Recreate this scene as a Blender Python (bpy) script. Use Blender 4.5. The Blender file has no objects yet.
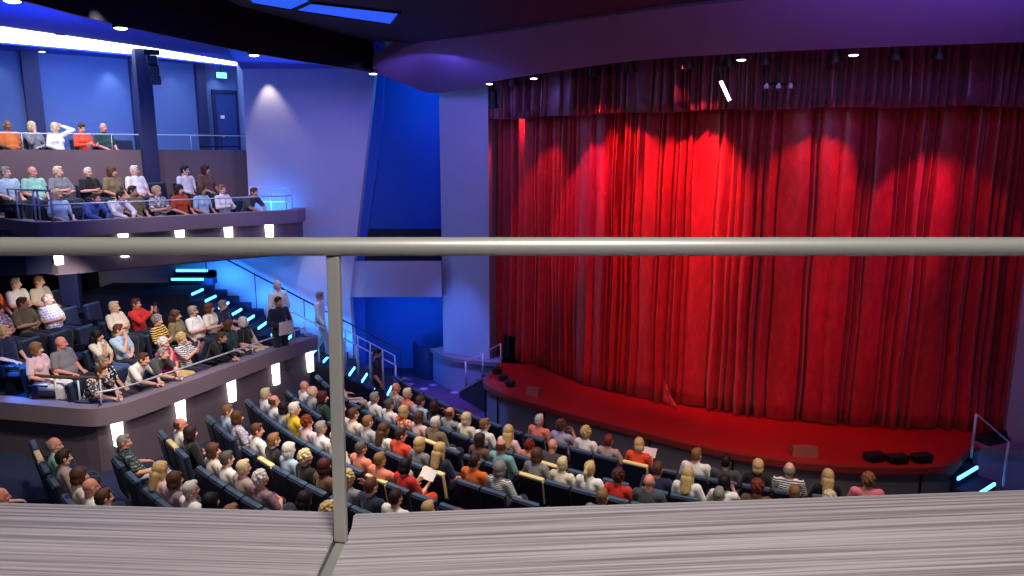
import bpy, bmesh, math, random
import numpy as np
from mathutils import Vector, Matrix, Euler
random.seed(7)
PI = math.pi
C = bpy.context.scene.collection

# ------------------------------------------------------------------ camera model (metres, camera above the origin)
FPX, PITCH, CZ = 740.0, math.atan(137/740), 6.1
CP, SP = math.cos(PITCH), math.sin(PITCH)
def ray(u, v):
    x = (u-512)/FPX; y = (288-v)/FPX
    return Vector((x, CP+y*SP, -SP+y*CP))
def atz(u, v, z):
    d = ray(u, v); p = d*((z-CZ)/d.z); return Vector((p.x, p.y, z))
def aty(u, v, Y):
    d = ray(u, v); p = d*(Y/d.y); return Vector((p.x, Y, p.z+CZ))
def onplane(u, v, n2, k):
    d = ray(u, v); p = d*(k/(n2[0]*d.x+n2[1]*d.y)); return Vector((p.x, p.y, p.z+CZ))
def proj(p):
    y, z = p[1], p[2]-CZ
    f = y*CP-z*SP
    return 512+FPX*p[0]/f, 288-FPX*(y*SP+z*CP)/f

# ------------------------------------------------------------------ materials
def lin(c): return c/12.92 if c <= .04045 else ((c+.055)/1.055)**2.4
def S(r, g, b): return (lin(r/255), lin(g/255), lin(b/255), 1)
def newmat(name):
    m = bpy.data.materials.new(name); m.use_nodes = True
    nt = m.node_tree; b = nt.nodes['Principled BSDF']
    return m, nt, b
def mat(name, col, rough=.6, metal=0, emit=None, es=0, bump=0, bscale=40, var=0, coat=0, spec=.5):
    m, nt, b = newmat(name)
    b.inputs['Base Color'].default_value = col
    b.inputs['Roughness'].default_value = rough
    b.inputs['Metallic'].default_value = metal
    b.inputs['Specular IOR Level'].default_value = spec
    if coat: b.inputs['Coat Weight'].default_value = coat
    if emit: b.inputs['Emission Color'].default_value = emit; b.inputs['Emission Strength'].default_value = es
    if bump or var:
        tc = nt.nodes.new('ShaderNodeTexCoord'); nz = nt.nodes.new('ShaderNodeTexNoise')
        nz.inputs['Scale'].default_value = bscale; nz.inputs['Detail'].default_value = 4
        nt.links.new(tc.outputs['Object'], nz.inputs['Vector'])
        if bump:
            bp = nt.nodes.new('ShaderNodeBump'); bp.inputs['Strength'].default_value = bump; bp.inputs['Distance'].default_value = .01
            nt.links.new(nz.outputs['Fac'], bp.inputs['Height']); nt.links.new(bp.outputs['Normal'], b.inputs['Normal'])
        if var:
            mx = nt.nodes.new('ShaderNodeMix'); mx.data_type = 'RGBA'
            mx.inputs[6].default_value = tuple(c*(1-var) for c in col[:3])+(1,)
            mx.inputs[7].default_value = tuple(min(1, c*(1+var)) for c in col[:3])+(1,)
            nt.links.new(nz.outputs['Fac'], mx.inputs[0]); nt.links.new(mx.outputs[2], b.inputs['Base Color'])
    return m
def objcol(name, rough=.8, pattern=None, bump=.15, bscale=120, spec=.3, sheen=0):
    """cloth, hair and skin take the colour each object carries"""
    m, nt, b = newmat(name); N, L = nt.nodes, nt.links
    oi = N.new('ShaderNodeObjectInfo'); tc = N.new('ShaderNodeTexCoord')
    b.inputs['Roughness'].default_value = rough; b.inputs['Specular IOR Level'].default_value = spec
    if sheen: b.inputs['Sheen Weight'].default_value = sheen
    nz = N.new('ShaderNodeTexNoise'); nz.inputs['Scale'].default_value = bscale
    L.new(tc.outputs['Object'], nz.inputs['Vector'])
    bp = N.new('ShaderNodeBump'); bp.inputs['Strength'].default_value = bump; bp.inputs['Distance'].default_value = .004
    L.new(nz.outputs['Fac'], bp.inputs['Height']); L.new(bp.outputs['Normal'], b.inputs['Normal'])
    src = oi.outputs['Color']
    if pattern:
        kind, col2, sc = pattern
        mx = N.new('ShaderNodeMix'); mx.data_type = 'RGBA'
        L.new(src, mx.inputs[6]); mx.inputs[7].default_value = col2
        if kind == 'stripe':
            w = N.new('ShaderNodeTexWave'); w.bands_direction = 'Z'; w.inputs['Scale'].default_value = sc
            L.new(tc.outputs['Object'], w.inputs['Vector']); f = w.outputs['Fac']
            r = N.new('ShaderNodeMath'); r.operation = 'GREATER_THAN'; r.inputs[1].default_value = .5; L.new(f, r.inputs[0]); f = r.outputs[0]
        elif kind == 'plaid':
            a = N.new('ShaderNodeTexWave'); a.bands_direction = 'Z'; a.inputs['Scale'].default_value = sc
            c = N.new('ShaderNodeTexWave'); c.bands_direction = 'X'; c.inputs['Scale'].default_value = sc
            L.new(tc.outputs['Object'], a.inputs['Vector']); L.new(tc.outputs['Object'], c.inputs['Vector'])
            r = N.new('ShaderNodeMath'); r.operation = 'MULTIPLY'; L.new(a.outputs['Fac'], r.inputs[0]); L.new(c.outputs['Fac'], r.inputs[1]); f = r.outputs[0]
        elif kind == 'streak':
            mp = N.new('ShaderNodeMapping'); mp.inputs['Scale'].default_value = (90, 90, 14); L.new(tc.outputs['Object'], mp.inputs['Vector'])
            n2 = N.new('ShaderNodeTexNoise'); n2.inputs['Scale'].default_value = 1; n2.inputs['Detail'].default_value = 3; L.new(mp.outputs['Vector'], n2.inputs['Vector'])
            r = N.new('ShaderNodeMapRange'); r.inputs[1].default_value = .35; r.inputs[2].default_value = .7; L.new(n2.outputs['Fac'], r.inputs[0]); f = r.outputs[0]
            mx.blend_type = 'MULTIPLY'; L.new(n2.outputs['Fac'], bp.inputs['Height'])
        else:
            vo = N.new('ShaderNodeTexVoronoi'); vo.inputs['Scale'].default_value = sc
            L.new(tc.outputs['Object'], vo.inputs['Vector'])
            r = N.new('ShaderNodeMath'); r.operation = 'LESS_THAN'; r.inputs[1].default_value = .42; L.new(vo.outputs['Distance'], r.inputs[0]); f = r.outputs[0]
        L.new(f, mx.inputs[0]); src = mx.outputs[2]
    L.new(src, b.inputs['Base Color'])
    return m

M = {}
M['skin'] = objcol('skin', .5, bump=.05, spec=.4)
M['eye'] = mat('eye', (.03, .025, .02, 1), .2)
M['sclera'] = mat('sclera', (.7, .68, .64, 1), .3)
M['lip'] = mat('lip', (.38, .12, .1, 1), .5)
M['hair'] = objcol('hair', .6, ('streak', (.5, .5, .5, 1), 1), bump=.8, bscale=70, spec=.3)
M['cloth'] = objcol('cloth', .85, sheen=.2)
M['stripe_navy'] = objcol('cloth_navy_stripe', .85, ('stripe', S(30, 34, 52), 9))
M['stripe_yellow'] = objcol('cloth_yellow_stripe', .85, ('stripe', S(226, 190, 90), 7))
M['stripe_grey'] = objcol('cloth_grey_stripe', .85, ('stripe', S(120, 124, 134), 12))
M['plaid_dark'] = objcol('cloth_dark_plaid', .85, ('plaid', S(150, 150, 150), 6))
M['plaid_brown'] = objcol('cloth_brown_plaid', .85, ('plaid', S(110, 88, 84), 6))
M['floral'] = objcol('cloth_floral', .85, ('floral', S(235, 225, 215), 22))
M['leather'] = mat('shoe_leather', S(45, 38, 36), .45)
M['seat'] = mat('seat_fabric', S(22, 33, 62), .85, bump=.2, bscale=150, var=.15)
M['seat_shell'] = mat('seat_back_shell', S(18, 22, 42), .45, var=.1)
M['seat_cap'] = mat('seat_head_trim', S(62, 84, 106), .6, bump=.1, bscale=120)
M['seat_cream'] = mat('seat_cream_trim', S(236, 214, 150), .6)
M['seat_arm'] = mat('seat_arm', S(14, 18, 34), .4)
M['steel'] = mat('brushed_steel', S(178, 175, 166), .4, .35, bump=.03, bscale=200)
M['rail_metal'] = mat('rail_metal', S(196, 202, 212), .35, .3)
M['dark_metal'] = mat('dark_metal', S(20, 20, 26), .4, .5)
M['black'] = mat('black_plastic', S(14, 14, 18), .5)
M['white_plastic'] = mat('white_plastic', S(225, 225, 225), .5)
M['paper'] = mat('paper', S(240, 238, 230), .7)

def wood():
    m, nt, b = newmat('striped_laminate'); N, L = nt.nodes, nt.links
    tc = N.new('ShaderNodeTexCoord'); mp = N.new('ShaderNodeMapping'); mp.inputs['Scale'].default_value = (.32, 60, 1)
    L.new(tc.outputs['Object'], mp.inputs['Vector'])
    n1 = N.new('ShaderNodeTexNoise'); n1.inputs['Scale'].default_value = 1.6; n1.inputs['Detail'].default_value = 5; n1.inputs['Roughness'].default_value = .65
    L.new(mp.outputs['Vector'], n1.inputs['Vector'])
    mp2 = N.new('ShaderNodeMapping'); mp2.inputs['Scale'].default_value = (1.2, 300, 1); L.new(tc.outputs['Object'], mp2.inputs['Vector'])
    n2 = N.new('ShaderNodeTexNoise'); n2.inputs['Scale'].default_value = 1.4; n2.inputs['Detail'].default_value = 3; L.new(mp2.outputs['Vector'], n2.inputs['Vector'])
    ad = N.new('ShaderNodeMath'); ad.operation = 'MULTIPLY_ADD'; ad.inputs[1].default_value = .35; L.new(n2.outputs['Fac'], ad.inputs[0]); L.new(n1.outputs['Fac'], ad.inputs[2])
    cr = N.new('ShaderNodeValToRGB'); e = cr.color_ramp.elements
    e[0].position = .48; e[0].color = S(122, 112, 116); e[1].position = .86; e[1].color = S(222, 214, 214)
    k = e.new(.62); k.color = S(162, 150, 154); k = e.new(.70); k.color = S(200, 190, 192)
    L.new(ad.outputs[0], cr.inputs['Fac']); L.new(cr.outputs['Color'], b.inputs['Base Color'])
    b.inputs['Roughness'].default_value = .42
    bp = N.new('ShaderNodeBump'); bp.inputs['Strength'].default_value = .15; bp.inputs['Distance'].default_value = .002
    L.new(ad.outputs[0], bp.inputs['Height']); L.new(bp.outputs['Normal'], b.inputs['Normal'])
    return m
M['laminate'] = wood()
def velvet(name, c1, c2, sp):
    """curtain cloth woven with small reflective sequins"""
    m, nt, b = newmat(name); N, L = nt.nodes, nt.links
    tc = N.new('ShaderNodeTexCoord'); mp = N.new('ShaderNodeMapping'); mp.inputs['Scale'].default_value = (1, 1, .45)
    L.new(tc.outputs['Object'], mp.inputs['Vector'])
    vo = N.new('ShaderNodeTexVoronoi'); vo.inputs['Scale'].default_value = 26; L.new(mp.outputs['Vector'], vo.inputs['Vector'])
    cr = N.new('ShaderNodeValToRGB'); e = cr.color_ramp.elements; e[0].position = .06; e[0].color = c2; e[1].position = .2; e[1].color = c1
    L.new(vo.outputs['Distance'], cr.inputs['Fac'])
    nz = N.new('ShaderNodeTexNoise'); nz.inputs['Scale'].default_value = 9; nz.inputs['Detail'].default_value = 5; L.new(mp.outputs['Vector'], nz.inputs['Vector'])
    mx = N.new('ShaderNodeMix'); mx.data_type = 'RGBA'; mx.blend_type = 'MULTIPLY'; mx.inputs[0].default_value = .5
    c3 = N.new('ShaderNodeValToRGB'); c3.color_ramp.elements[0].position = .35; c3.color_ramp.elements[0].color = (.45, .45, .45, 1); c3.color_ramp.elements[1].position = .65; c3.color_ramp.elements[1].color = (1, 1, 1, 1)
    L.new(nz.outputs['Fac'], c3.inputs['Fac']); L.new(cr.outputs['Color'], mx.inputs[6]); L.new(c3.outputs['Color'], mx.inputs[7])
    L.new(mx.outputs[2], b.inputs['Base Color'])
    b.inputs['Roughness'].default_value = .4; b.inputs['Specular IOR Level'].default_value = .6; b.inputs['Sheen Weight'].default_value = .2
    bp = N.new('ShaderNodeBump'); bp.inputs['Strength'].default_value = sp; bp.inputs['Distance'].default_value = .02
    L.new(vo.outputs['Distance'], bp.inputs['Height']); L.new(bp.outputs['Normal'], b.inputs['Normal'])
    return m
M['curtain'] = velvet('curtain_sequin_cloth', S(200, 44, 50), S(232, 104, 104), .12)
M['valance'] = velvet('valance_cloth', S(136, 62, 84), S(220, 140, 170), .12)
def carpet(name, a, b_, sc):
    m, nt, b = newmat(name); N, L = nt.nodes, nt.links
    tc = N.new('ShaderNodeTexCoord'); vo = N.new('ShaderNodeTexVoronoi'); vo.inputs['Scale'].default_value = sc
    L.new(tc.outputs['Object'], vo.inputs['Vector'])
    cr = N.new('ShaderNodeValToRGB'); e = cr.color_ramp.elements; e[0].position = .18; e[0].color = b_; e[1].position = .34; e[1].color = a
    L.new(vo.outputs['Distance'], cr.inputs['Fac']); L.new(cr.outputs['Color'], b.inputs['Base Color']); b.inputs['Roughness'].default_value = .95
    return m
M['carpet'] = carpet('carpet_light_dots', S(62, 46, 86), S(188, 140, 176), 2.2)  # pale dots are painted pools of light on the purple carpet
M['carpet_dark'] = mat('dark_blue_carpet', S(26, 34, 66), .95, var=.25, bscale=60)
M['stage_deck'] = mat('stage_deck_red', S(150, 24, 22), .42, bump=.05, bscale=30, var=.18)
M['stage_edge'] = mat('stage_edge_wood', S(120, 40, 36), .4)
M['wedge'] = mat('wedge_lit_red', S(150, 78, 70), .6)  # red stage light is put into the colour of the monitors
M['stage_front'] = mat('stage_front_cloth', S(96, 90, 102), .8, var=.12, bscale=60, bump=.1)
M['wall_grey'] = mat('grey_plaster', S(172, 170, 186), .85, var=.06, bscale=30, bump=.1)
M['balcony_clad'] = mat('balcony_cladding', S(128, 112, 124), .7, var=.08, bscale=50, bump=.1)
M['balcony_low'] = mat('balcony_lower_cladding', S(92, 80, 92), .8, var=.12, bscale=50, bump=.12)
M['blue_wall'] = mat('blue_lit_wall', S(84, 110, 164), .75, var=.06, bscale=12)  # blue of the light on the wall is mixed into its colour
M['blue_fin'] = mat('dark_blue_paint', S(22, 34, 84), .6)
M['royal'] = mat('royal_blue_drape', S(40, 92, 190), .8, var=.08, bscale=8)
M['blue_ceil'] = mat('blue_lit_ceiling', S(58, 84, 196), .7)  # the ceiling's blue lighting is put into its base colour
M['navy_ceil'] = mat('navy_ceiling_paint', S(26, 24, 52), .7)
M['header'] = mat('header_plaster', S(118, 96, 138), .8, var=.05, bscale=20)
M['gloss_dark'] = mat('glossy_dark_beam', S(9, 8, 18), .42, spec=.25)
M['dark_wall'] = mat('dark_wall_paint', S(26, 28, 50), .7)
M['ledgeblue'] = mat('apron_paint', S(130, 130, 170), .7)
M['lamp_white'] = mat('lamp_white', (1, 1, 1, 1), .5, emit=(1, .93, .82, 1), es=9)
M['sconce_glow'] = mat('sconce_glass', (1, 1, 1, 1), .5, emit=(1, .95, .84, 1), es=5)
M['cove_glow'] = mat('cove_glow', (1, 1, 1, 1), .5, emit=(.86, .93, 1, 1), es=5)
M['blue_panel'] = mat('blue_light_panel', (.1, .2, 1, 1), .5, emit=S(28, 84, 232), es=1.0)
M['led_blue'] = mat('step_led', (1, 1, 1, 1), .5, emit=(.06, .42, 1, 1), es=5)
M['led_white'] = mat('tube_light', (1, 1, 1, 1), .5, emit=(1, .97, .95, 1), es=6)
M['exit_glow'] = mat('exit_sign_glow', (.2, .9, .6, 1), .5, emit=(.15, .9, .6, 1), es=2.2)
M['red_lens'] = mat('red_lens', (1, .1, .05, 1), .4, emit=(1, .08, .04, 1), es=6)
M['door_blue'] = mat('door_paint', S(40, 66, 132), .6)
M['brown_wood'] = mat('brown_wood', S(92, 66, 50), .5, var=.2, bscale=20)

# ------------------------------------------------------------------ mesh helpers
def obj(name, bm, m=None, parent=None, smooth=False, loc=None):
    me = bpy.data.meshes.new(name)
    bmesh.ops.recalc_face_normals(bm, faces=bm.faces[:])
    if smooth:
        for e in bm.edges:
            if len(e.link_faces) == 2 and e.calc_face_angle(0) > .75: e.smooth = False
    bm.to_mesh(me); bm.free()
    o = bpy.data.objects.new(name, me); C.objects.link(o)
    for x in (m if isinstance(m, (list, tuple)) else [m]):
        if x: me.materials.append(x)
    if smooth:
        me.polygons.foreach_set('use_smooth', [True]*len(me.polygons))
    if parent: o.parent = parent
    if loc: o.location = loc
    return o
def tag(o, label=None, cat=None, group=None, kind=None):
    if label: o['label'] = label
    if cat: o['category'] = cat
    if group: o['group'] = group
    if kind: o['kind'] = kind
    return o
def thing(name, label, cat, loc=(0, 0, 0), rz=0, group=None):
    o = bpy.data.objects.new(name, None); C.objects.link(o)
    o.location = loc; o.rotation_euler = (0, 0, rz); o.empty_display_size = .1
    return tag(o, label, cat, group)
def struct(name, bm, m, label=None, smooth=False):
    o = obj(name, bm, m, None, smooth); o['kind'] = 'structure'
    if label: o['label'] = label
    return o
def box(bm, c, s, rot=None, bevel=0):
    r = bmesh.ops.create_cube(bm, size=1)['verts']
    mt = Matrix.Translation(c) @ (rot.to_4x4() if rot else Matrix()) @ Matrix.Diagonal((*s, 1))
    bmesh.ops.transform(bm, matrix=mt, verts=r)
    if bevel:
        ed = list({e for v in r for e in v.link_edges})
        bmesh.ops.bevel(bm, geom=ed, offset=bevel, segments=2, affect='EDGES', profile=.5)
    return bm
def BOX(c, s, rot=None, bevel=0): return box(bmesh.new(), c, s, rot, bevel)
def Rz(a): return Matrix.Rotation(a, 3, 'Z')
def prism(bm, pts, z0, z1):
    """vertical prism over a plan polygon; z0, z1 may be callables of the point"""
    f0 = z0 if callable(z0) else (lambda p: z0); f1 = z1 if callable(z1) else (lambda p: z1)
    lo = [bm.verts.new((p[0], p[1], f0(p))) for p in pts]; hi = [bm.verts.new((p[0], p[1], f1(p))) for p in pts]
    n = len(pts)
    bm.faces.new(lo[::-1]); bm.faces.new(hi)
    for i in range(n): bm.faces.new((lo[i], lo[(i+1) % n], hi[(i+1) % n], hi[i]))
    return bm
def PRISM(pts, z0, z1): return prism(bmesh.new(), pts, z0, z1)
def slab3(bm, pts, t):
    """polygon in space thickened by vector t"""
    a = [bm.verts.new(p) for p in pts]; b = [bm.verts.new(Vector(p)+Vector(t)) for p in pts]
    n = len(pts); bm.faces.new(a); bm.faces.new(b[::-1])
    for i in range(n): bm.faces.new((a[i], b[i], b[(i+1) % n], a[(i+1) % n]))
    return bm
def SLAB3(pts, t): return slab3(bmesh.new(), pts, t)
def tube(bm, pts, r, n=10, caps=True):
    pts = [Vector(p) for p in pts]; rings = []
    rr = r if isinstance(r, (list, tuple)) else [r]*len(pts)
    for i, p in enumerate(pts):
        a = pts[max(i-1, 0)]; b = pts[min(i+1, len(pts)-1)]
        d = (b-a).normalized()
        ref = Vector((0, 0, 1)) if abs(d.z) < .95 else Vector((1, 0, 0))
        x = d.cross(ref).normalized(); y = d.cross(x)
        rings.append([bm.verts.new(p+x*(rr[i]*math.cos(2*PI*k/n))+y*(rr[i]*math.sin(2*PI*k/n))) for k in range(n)])
    for a, b in zip(rings, rings[1:]):
        for k in range(n): bm.faces.new((a[k], a[(k+1) % n], b[(k+1) % n], b[k]))
    if caps: bm.faces.new(rings[0][::-1]); bm.faces.new(rings[-1])
    return bm
def TUBE(pts, r, n=10): return tube(bmesh.new(), pts, r, n)
def catmull(pts, n=8):
    P = [Vector(p) for p in pts]; out = []
    for i in range(len(P)-1):
        p0, p1, p2, p3 = P[max(i-1, 0)], P[i], P[i+1], P[min(i+2, len(P)-1)]
        for k in range(n):
            t = k/n
            out.append(.5*((2*p1)+(p2-p0)*t+(2*p0-5*p1+4*p2-p3)*t*t+(3*p1-p0-3*p2+p3)*t**3))
    out.append(P[-1]); return out
def ribbon(path, z0, z1, th, closed=False):
    """vertical wall of thickness th along a plan path (th to the left of the direction of travel)"""
    path = [Vector((p[0], p[1])) for p in path]; L = []
    for i, p in enumerate(path):
        a = path[max(i-1, 0)]; b = path[min(i+1, len(path)-1)]; d = (b-a).normalized()
        L.append(p+Vector((-d.y, d.x))*th)
    bm = bmesh.new(); f0 = z0 if callable(z0) else (lambda i: z0); f1 = z1 if callable(z1) else (lambda i: z1)
    rows = []
    for i, (p, q) in enumerate(zip(path, L)):
        rows.append([bm.verts.new((p.x, p.y, f0(i))), bm.verts.new((p.x, p.y, f1(i))), bm.verts.new((q.x, q.y, f1(i))), bm.verts.new((q.x, q.y, f0(i)))])
    for a, b in zip(rows, rows[1:]):
        for k in range(4): bm.faces.new((a[k], b[k], b[(k+1) % 4], a[(k+1) % 4]))
    bm.faces.new(rows[0]); bm.faces.new(rows[-1][::-1])
    return bm
def lathe(bm, prof, c=(0, 0, 0), n=16):
    c = Vector(c); rings = []
    for r, z in prof: rings.append([bm.verts.new(c+Vector((r*math.cos(2*PI*k/n), r*math.sin(2*PI*k/n), z))) for k in range(n)])
    for a, b in zip(rings, rings[1:]):
        for k in range(n): bm.faces.new((a[k], a[(k+1) % n], b[(k+1) % n], b[k]))
    bm.faces.new(rings[0][::-1]); bm.faces.new(rings[-1]); return bm
def copy_tree(o, parent=None):
    c = o.copy(); C.objects.link(c)
    if parent: c.parent = parent
    for ch in o.children: copy_tree(ch, c)
    return c
def smoothstep(t): t = max(0, min(1, t)); return t*t*(3-2*t)

# ------------------------------------------------------------------ people: one continuous body per pose, with hair and clothes as children
def capsule(bm, a, b, ra, rb, n=12):
    a = Vector(a); b = Vector(b); d = b-a; L = d.length
    if L < 1e-5: d = Vector((0, 0, 1)); L = 1e-5
    d.normalize(); ref = Vector((0, 0, 1)) if abs(d.z) < .9 else Vector((1, 0, 0))
    x = d.cross(ref).normalized(); y = d.cross(x); prof = []
    for k in range(1, 5): t = k*PI/8; prof.append((ra*math.sin(t), -ra*math.cos(t)))
    for k in range(4): t = PI/2+k*PI/8; prof.append((rb*math.sin(t), L-rb*math.cos(t)))
    rings = [[bm.verts.new(a+d*z+x*(r*math.cos(2*PI*k/n))+y*(r*math.sin(2*PI*k/n))) for k in range(n)] for r, z in prof]
    for p, q in zip(rings, rings[1:]):
        for k in range(n): bm.faces.new((p[k], p[(k+1) % n], q[(k+1) % n], q[k]))
    e0 = bm.verts.new(a-d*ra); e1 = bm.verts.new(b+d*rb)
    for k in range(n):
        bm.faces.new((e0, rings[0][(k+1) % n], rings[0][k])); bm.faces.new((e1, rings[-1][k], rings[-1][(k+1) % n]))
def ell(bm, c, r, Mx=None, n=16):
    v = bmesh.ops.create_uvsphere(bm, u_segments=n, v_segments=n//2+2, radius=1)['verts']
    mt = Matrix.Translation(c) @ Matrix.Diagonal((*r, 1))
    if Mx is not None: mt = Mx @ mt
    bmesh.ops.transform(bm, matrix=mt, verts=v)
def chain(bm, pts, rs):
    for i in range(len(pts)-1): capsule(bm, pts[i], pts[i+1], rs[i], rs[i+1])

def torso_frame(p):
    lam = math.radians(p.get('lean', 7)); hz = p.get('hip', .53)
    u = Vector((0, -math.sin(lam), math.cos(lam))); f = Vector((0, math.cos(lam), math.sin(lam)))
    return Vector((0, p.get('hy', 0), hz)), u, f
def head_matrix(p):
    hip, u, f = torso_frame(p)
    base = hip+u*.535
    c = base+Vector((0, .025, .135)) if p.get('lean', 7) > -15 else base+u*.1+f*.06+Vector((0, 0, .03))
    R = Matrix.Rotation(math.radians(p.get('yaw', 0)), 4, 'Z') @ Matrix.Rotation(math.radians(-p.get('nod', 4)), 4, 'X') @ Matrix.Rotation(math.radians(p.get('roll', 0)), 4, 'Y')
    return Matrix.Translation(c) @ R
def hand(bm, w, d, side, nrm, curl=.5):
    """palm and five separate bent fingers; d fingers' way, side towards the thumb, nrm out of the palm"""
    w = Vector(w); d = Vector(d).normalized(); nrm = Vector(nrm); nrm = (nrm-d*nrm.dot(d)).normalized(); side = d.cross(nrm).normalized()*side
    for k in (-.028, -.009, .010, .028): capsule(bm, w+side*k*.55, w+d*.085+side*k, .017, .0135, 8)
    for k, L in ((-.036, .056), (-.012, .072), (.012, .078), (.036, .068)):
        a = w+d*.088+side*k*.92; b = a+(d*math.cos(curl*.6)+nrm*math.sin(curl*.6)+side*k*1.5).normalized()*L*.55
        c = b+(d*math.cos(curl*1.5)+nrm*math.sin(curl*1.5)).normalized()*L*.5
        capsule(bm, a, b, .0088, .0082, 8); capsule(bm, b, c, .0082, .007, 8)
    a = w+d*.025+side*.022; b = a+(side*.8+d*.6+nrm*.25).normalized()*.045; c = b+(side*.25+d*.9+nrm*.35).normalized()*.034
    capsule(bm, a, b, .0125, .0105, 8); capsule(bm, b, c, .0105, .0085, 8)
def limbs(p):
    hip, u, f = torso_frame(p); w = p.get('w', 1)
    J = {}
    for s in (-1, 1):
        q = p['R'] if s > 0 else p['L']
        J[s] = dict(sh=hip+u*.47+Vector((s*.175*w, 0, 0)), el=Vector((s*q[0][0], q[0][1], q[0][2])), wr=Vector((s*q[1][0], q[1][1], q[1][2])),
                    hd=Vector((s*q[2][0], q[2][1], q[2][2])), hn=Vector((s*q[3][0], q[3][1], q[3][2])),
                    hp=hip+Vector((s*.09, .0, 0)))
        g = p.get('legR' if s > 0 else 'legL', ((.11, .44, .53), (.1, .40, .1), (.11, .56, .04)))
        J[s]['kn'], J[s]['an'], J[s]['to'] = [Vector((s*t[0], t[1], t[2])) for t in g]
    return hip, u, f, J
def torso(bm, p, g, shirt=False):
    hip, u, f, J = limbs(p); w = p.get('w', 1); bl = p.get('belly', 0)
    rot = Matrix.Rotation(math.radians(p.get('lean', 7)), 4, 'X')
    def E(h, fw, r): ell(bm, (0, 0, 0), tuple(x+g for x in r), Matrix.Translation(hip+u*h+f*fw) @ rot)
    E(-.0, .0, (.165*w, .115, .10)); E(.12, .015+bl*.5, (.15*w+bl*.5, .108+bl, .13)); E(.25, .01+bl*.3, (.152*w+bl*.3, .108+bl*.5, .15))
    E(.37, .0, (.165*w, .105, .14))
    capsule(bm, hip+u*.455+Vector((-.12*w, 0, 0)), hip+u*.455+Vector((.12*w, 0, 0)), .062+g, .062+g)
    capsule(bm, hip+u*.46, hip+u*.535+f*.005, .085+g, .05+g)
    if p.get('fem'):
        for s in (-1, 1): ell(bm, hip+u*.33+f*.085+Vector((s*.07, 0, 0)), (.062+g, .052+g, .062+g))
def body_bm(p):
    bm = bmesh.new(); hip, u, f, J = limbs(p); torso(bm, p, 0); H = head_matrix(p); k = .93 if p.get('fem') else 1
    for s in (-1, 1):
        j = J[s]
        chain(bm, [j['sh'], (j['sh']+j['el'])/2, j['el'], (j['el']*.65+j['wr']*.35), j['wr']], [.054*k, .047*k, .04*k, .04*k, .027*k])
        hand(bm, j['wr'], j['hd'], p.get('ts', 1)*s, j['hn'], p.get('curl', .5))
        chain(bm, [j['hp'], (j['hp']+j['kn'])/2, j['kn'], j['kn']*.62+j['an']*.38, j['an']], [.092, .08, .06, .057, .038])
        heel = j['an']+(j['an']-j['to']).normalized()*.03; heel.z = j['to'].z
        chain(bm, [heel, j['to']], [.035, .03]); chain(bm, [j['an'], heel], [.036, .035])
    # neck and head (head frame: x right, y forwards, z up, origin at mid-skull)
    hc = H.translation
    chain(bm, [hip+u*.50, hc+H.to_3x3() @ Vector((0, -.03, -.06))], [.062*k, .054*k])
    ell(bm, (0, -.012, .022), (.077, .094, .098), H); ell(bm, (0, .018, -.03), (.064, .07, .082), H); ell(bm, (0, .052, -.088), (.033, .03, .026), H)
    ell(bm, (0, .066, .03), (.056, .02, .014), H)
    for s in (-1, 1):
        ell(bm, (s*.038, .06, -.028), (.025, .024, .022), H); ell(bm, (s*.081, -.008, -.008), (.011, .02, .033), H)
        ell(bm, (s*.031, .072, .006), (.013, .01, .009), H); ell(bm, (s*.04, .02, -.075), (.026, .05, .022), H)
    A = lambda v: H @ Vector(v)
    capsule(bm, A((0, .085, .012)), A((0, .108, -.03)), .008, .0135, 10)
    for s in (-1, 1): ell(bm, (s*.012, .097, -.034), (.009, .01, .008), H)
    capsule(bm, A((-.02, .08, -.061)), A((.02, .08, -.061)), .0085, .0085, 8); capsule(bm, A((-.016, .079, -.072)), A((.016, .079, -.072)), .0085, .0085, 8)
    return bm
def shirt_bm(p, long):
    bm = bmesh.new(); hip, u, f, J = limbs(p); torso(bm, p, .014, True)
    for s in (-1, 1):
        j = J[s]
        if long: chain(bm, [j['sh'], j['el'], j['wr']-(j['wr']-j['el']).normalized()*.02], [.072, .056, .042])
        else: chain(bm, [j['sh'], j['sh']*.22+j['el']*.78], [.073, .064])
    return bm
def trousers_bm(p, short=False):
    bm = bmesh.new(); hip, u, f, J = limbs(p); w = p.get('w', 1)
    ell(bm, (0, 0, 0), (.182*w, .13, .105), Matrix.Translation(hip-u*.02))
    for s in (-1, 1):
        j = J[s]; chain(bm, [j['hp'], j['kn']], [.108, .08])
        chain(bm, [j['kn'], j['an']+Vector((0, 0, .03))], [.08, .06])
    return bm
def shoes_bm(p, s):
    bm = bmesh.new(); hip, u, f, J = limbs(p)
    if s:
        j = J[s]; heel = j['an']+(j['an']-j['to']).normalized()*.035; heel.z = j['to'].z
        chain(bm, [heel, j['to']], [.045, .041]); chain(bm, [j['an'], heel], [.048, .045])
    return bm
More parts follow.
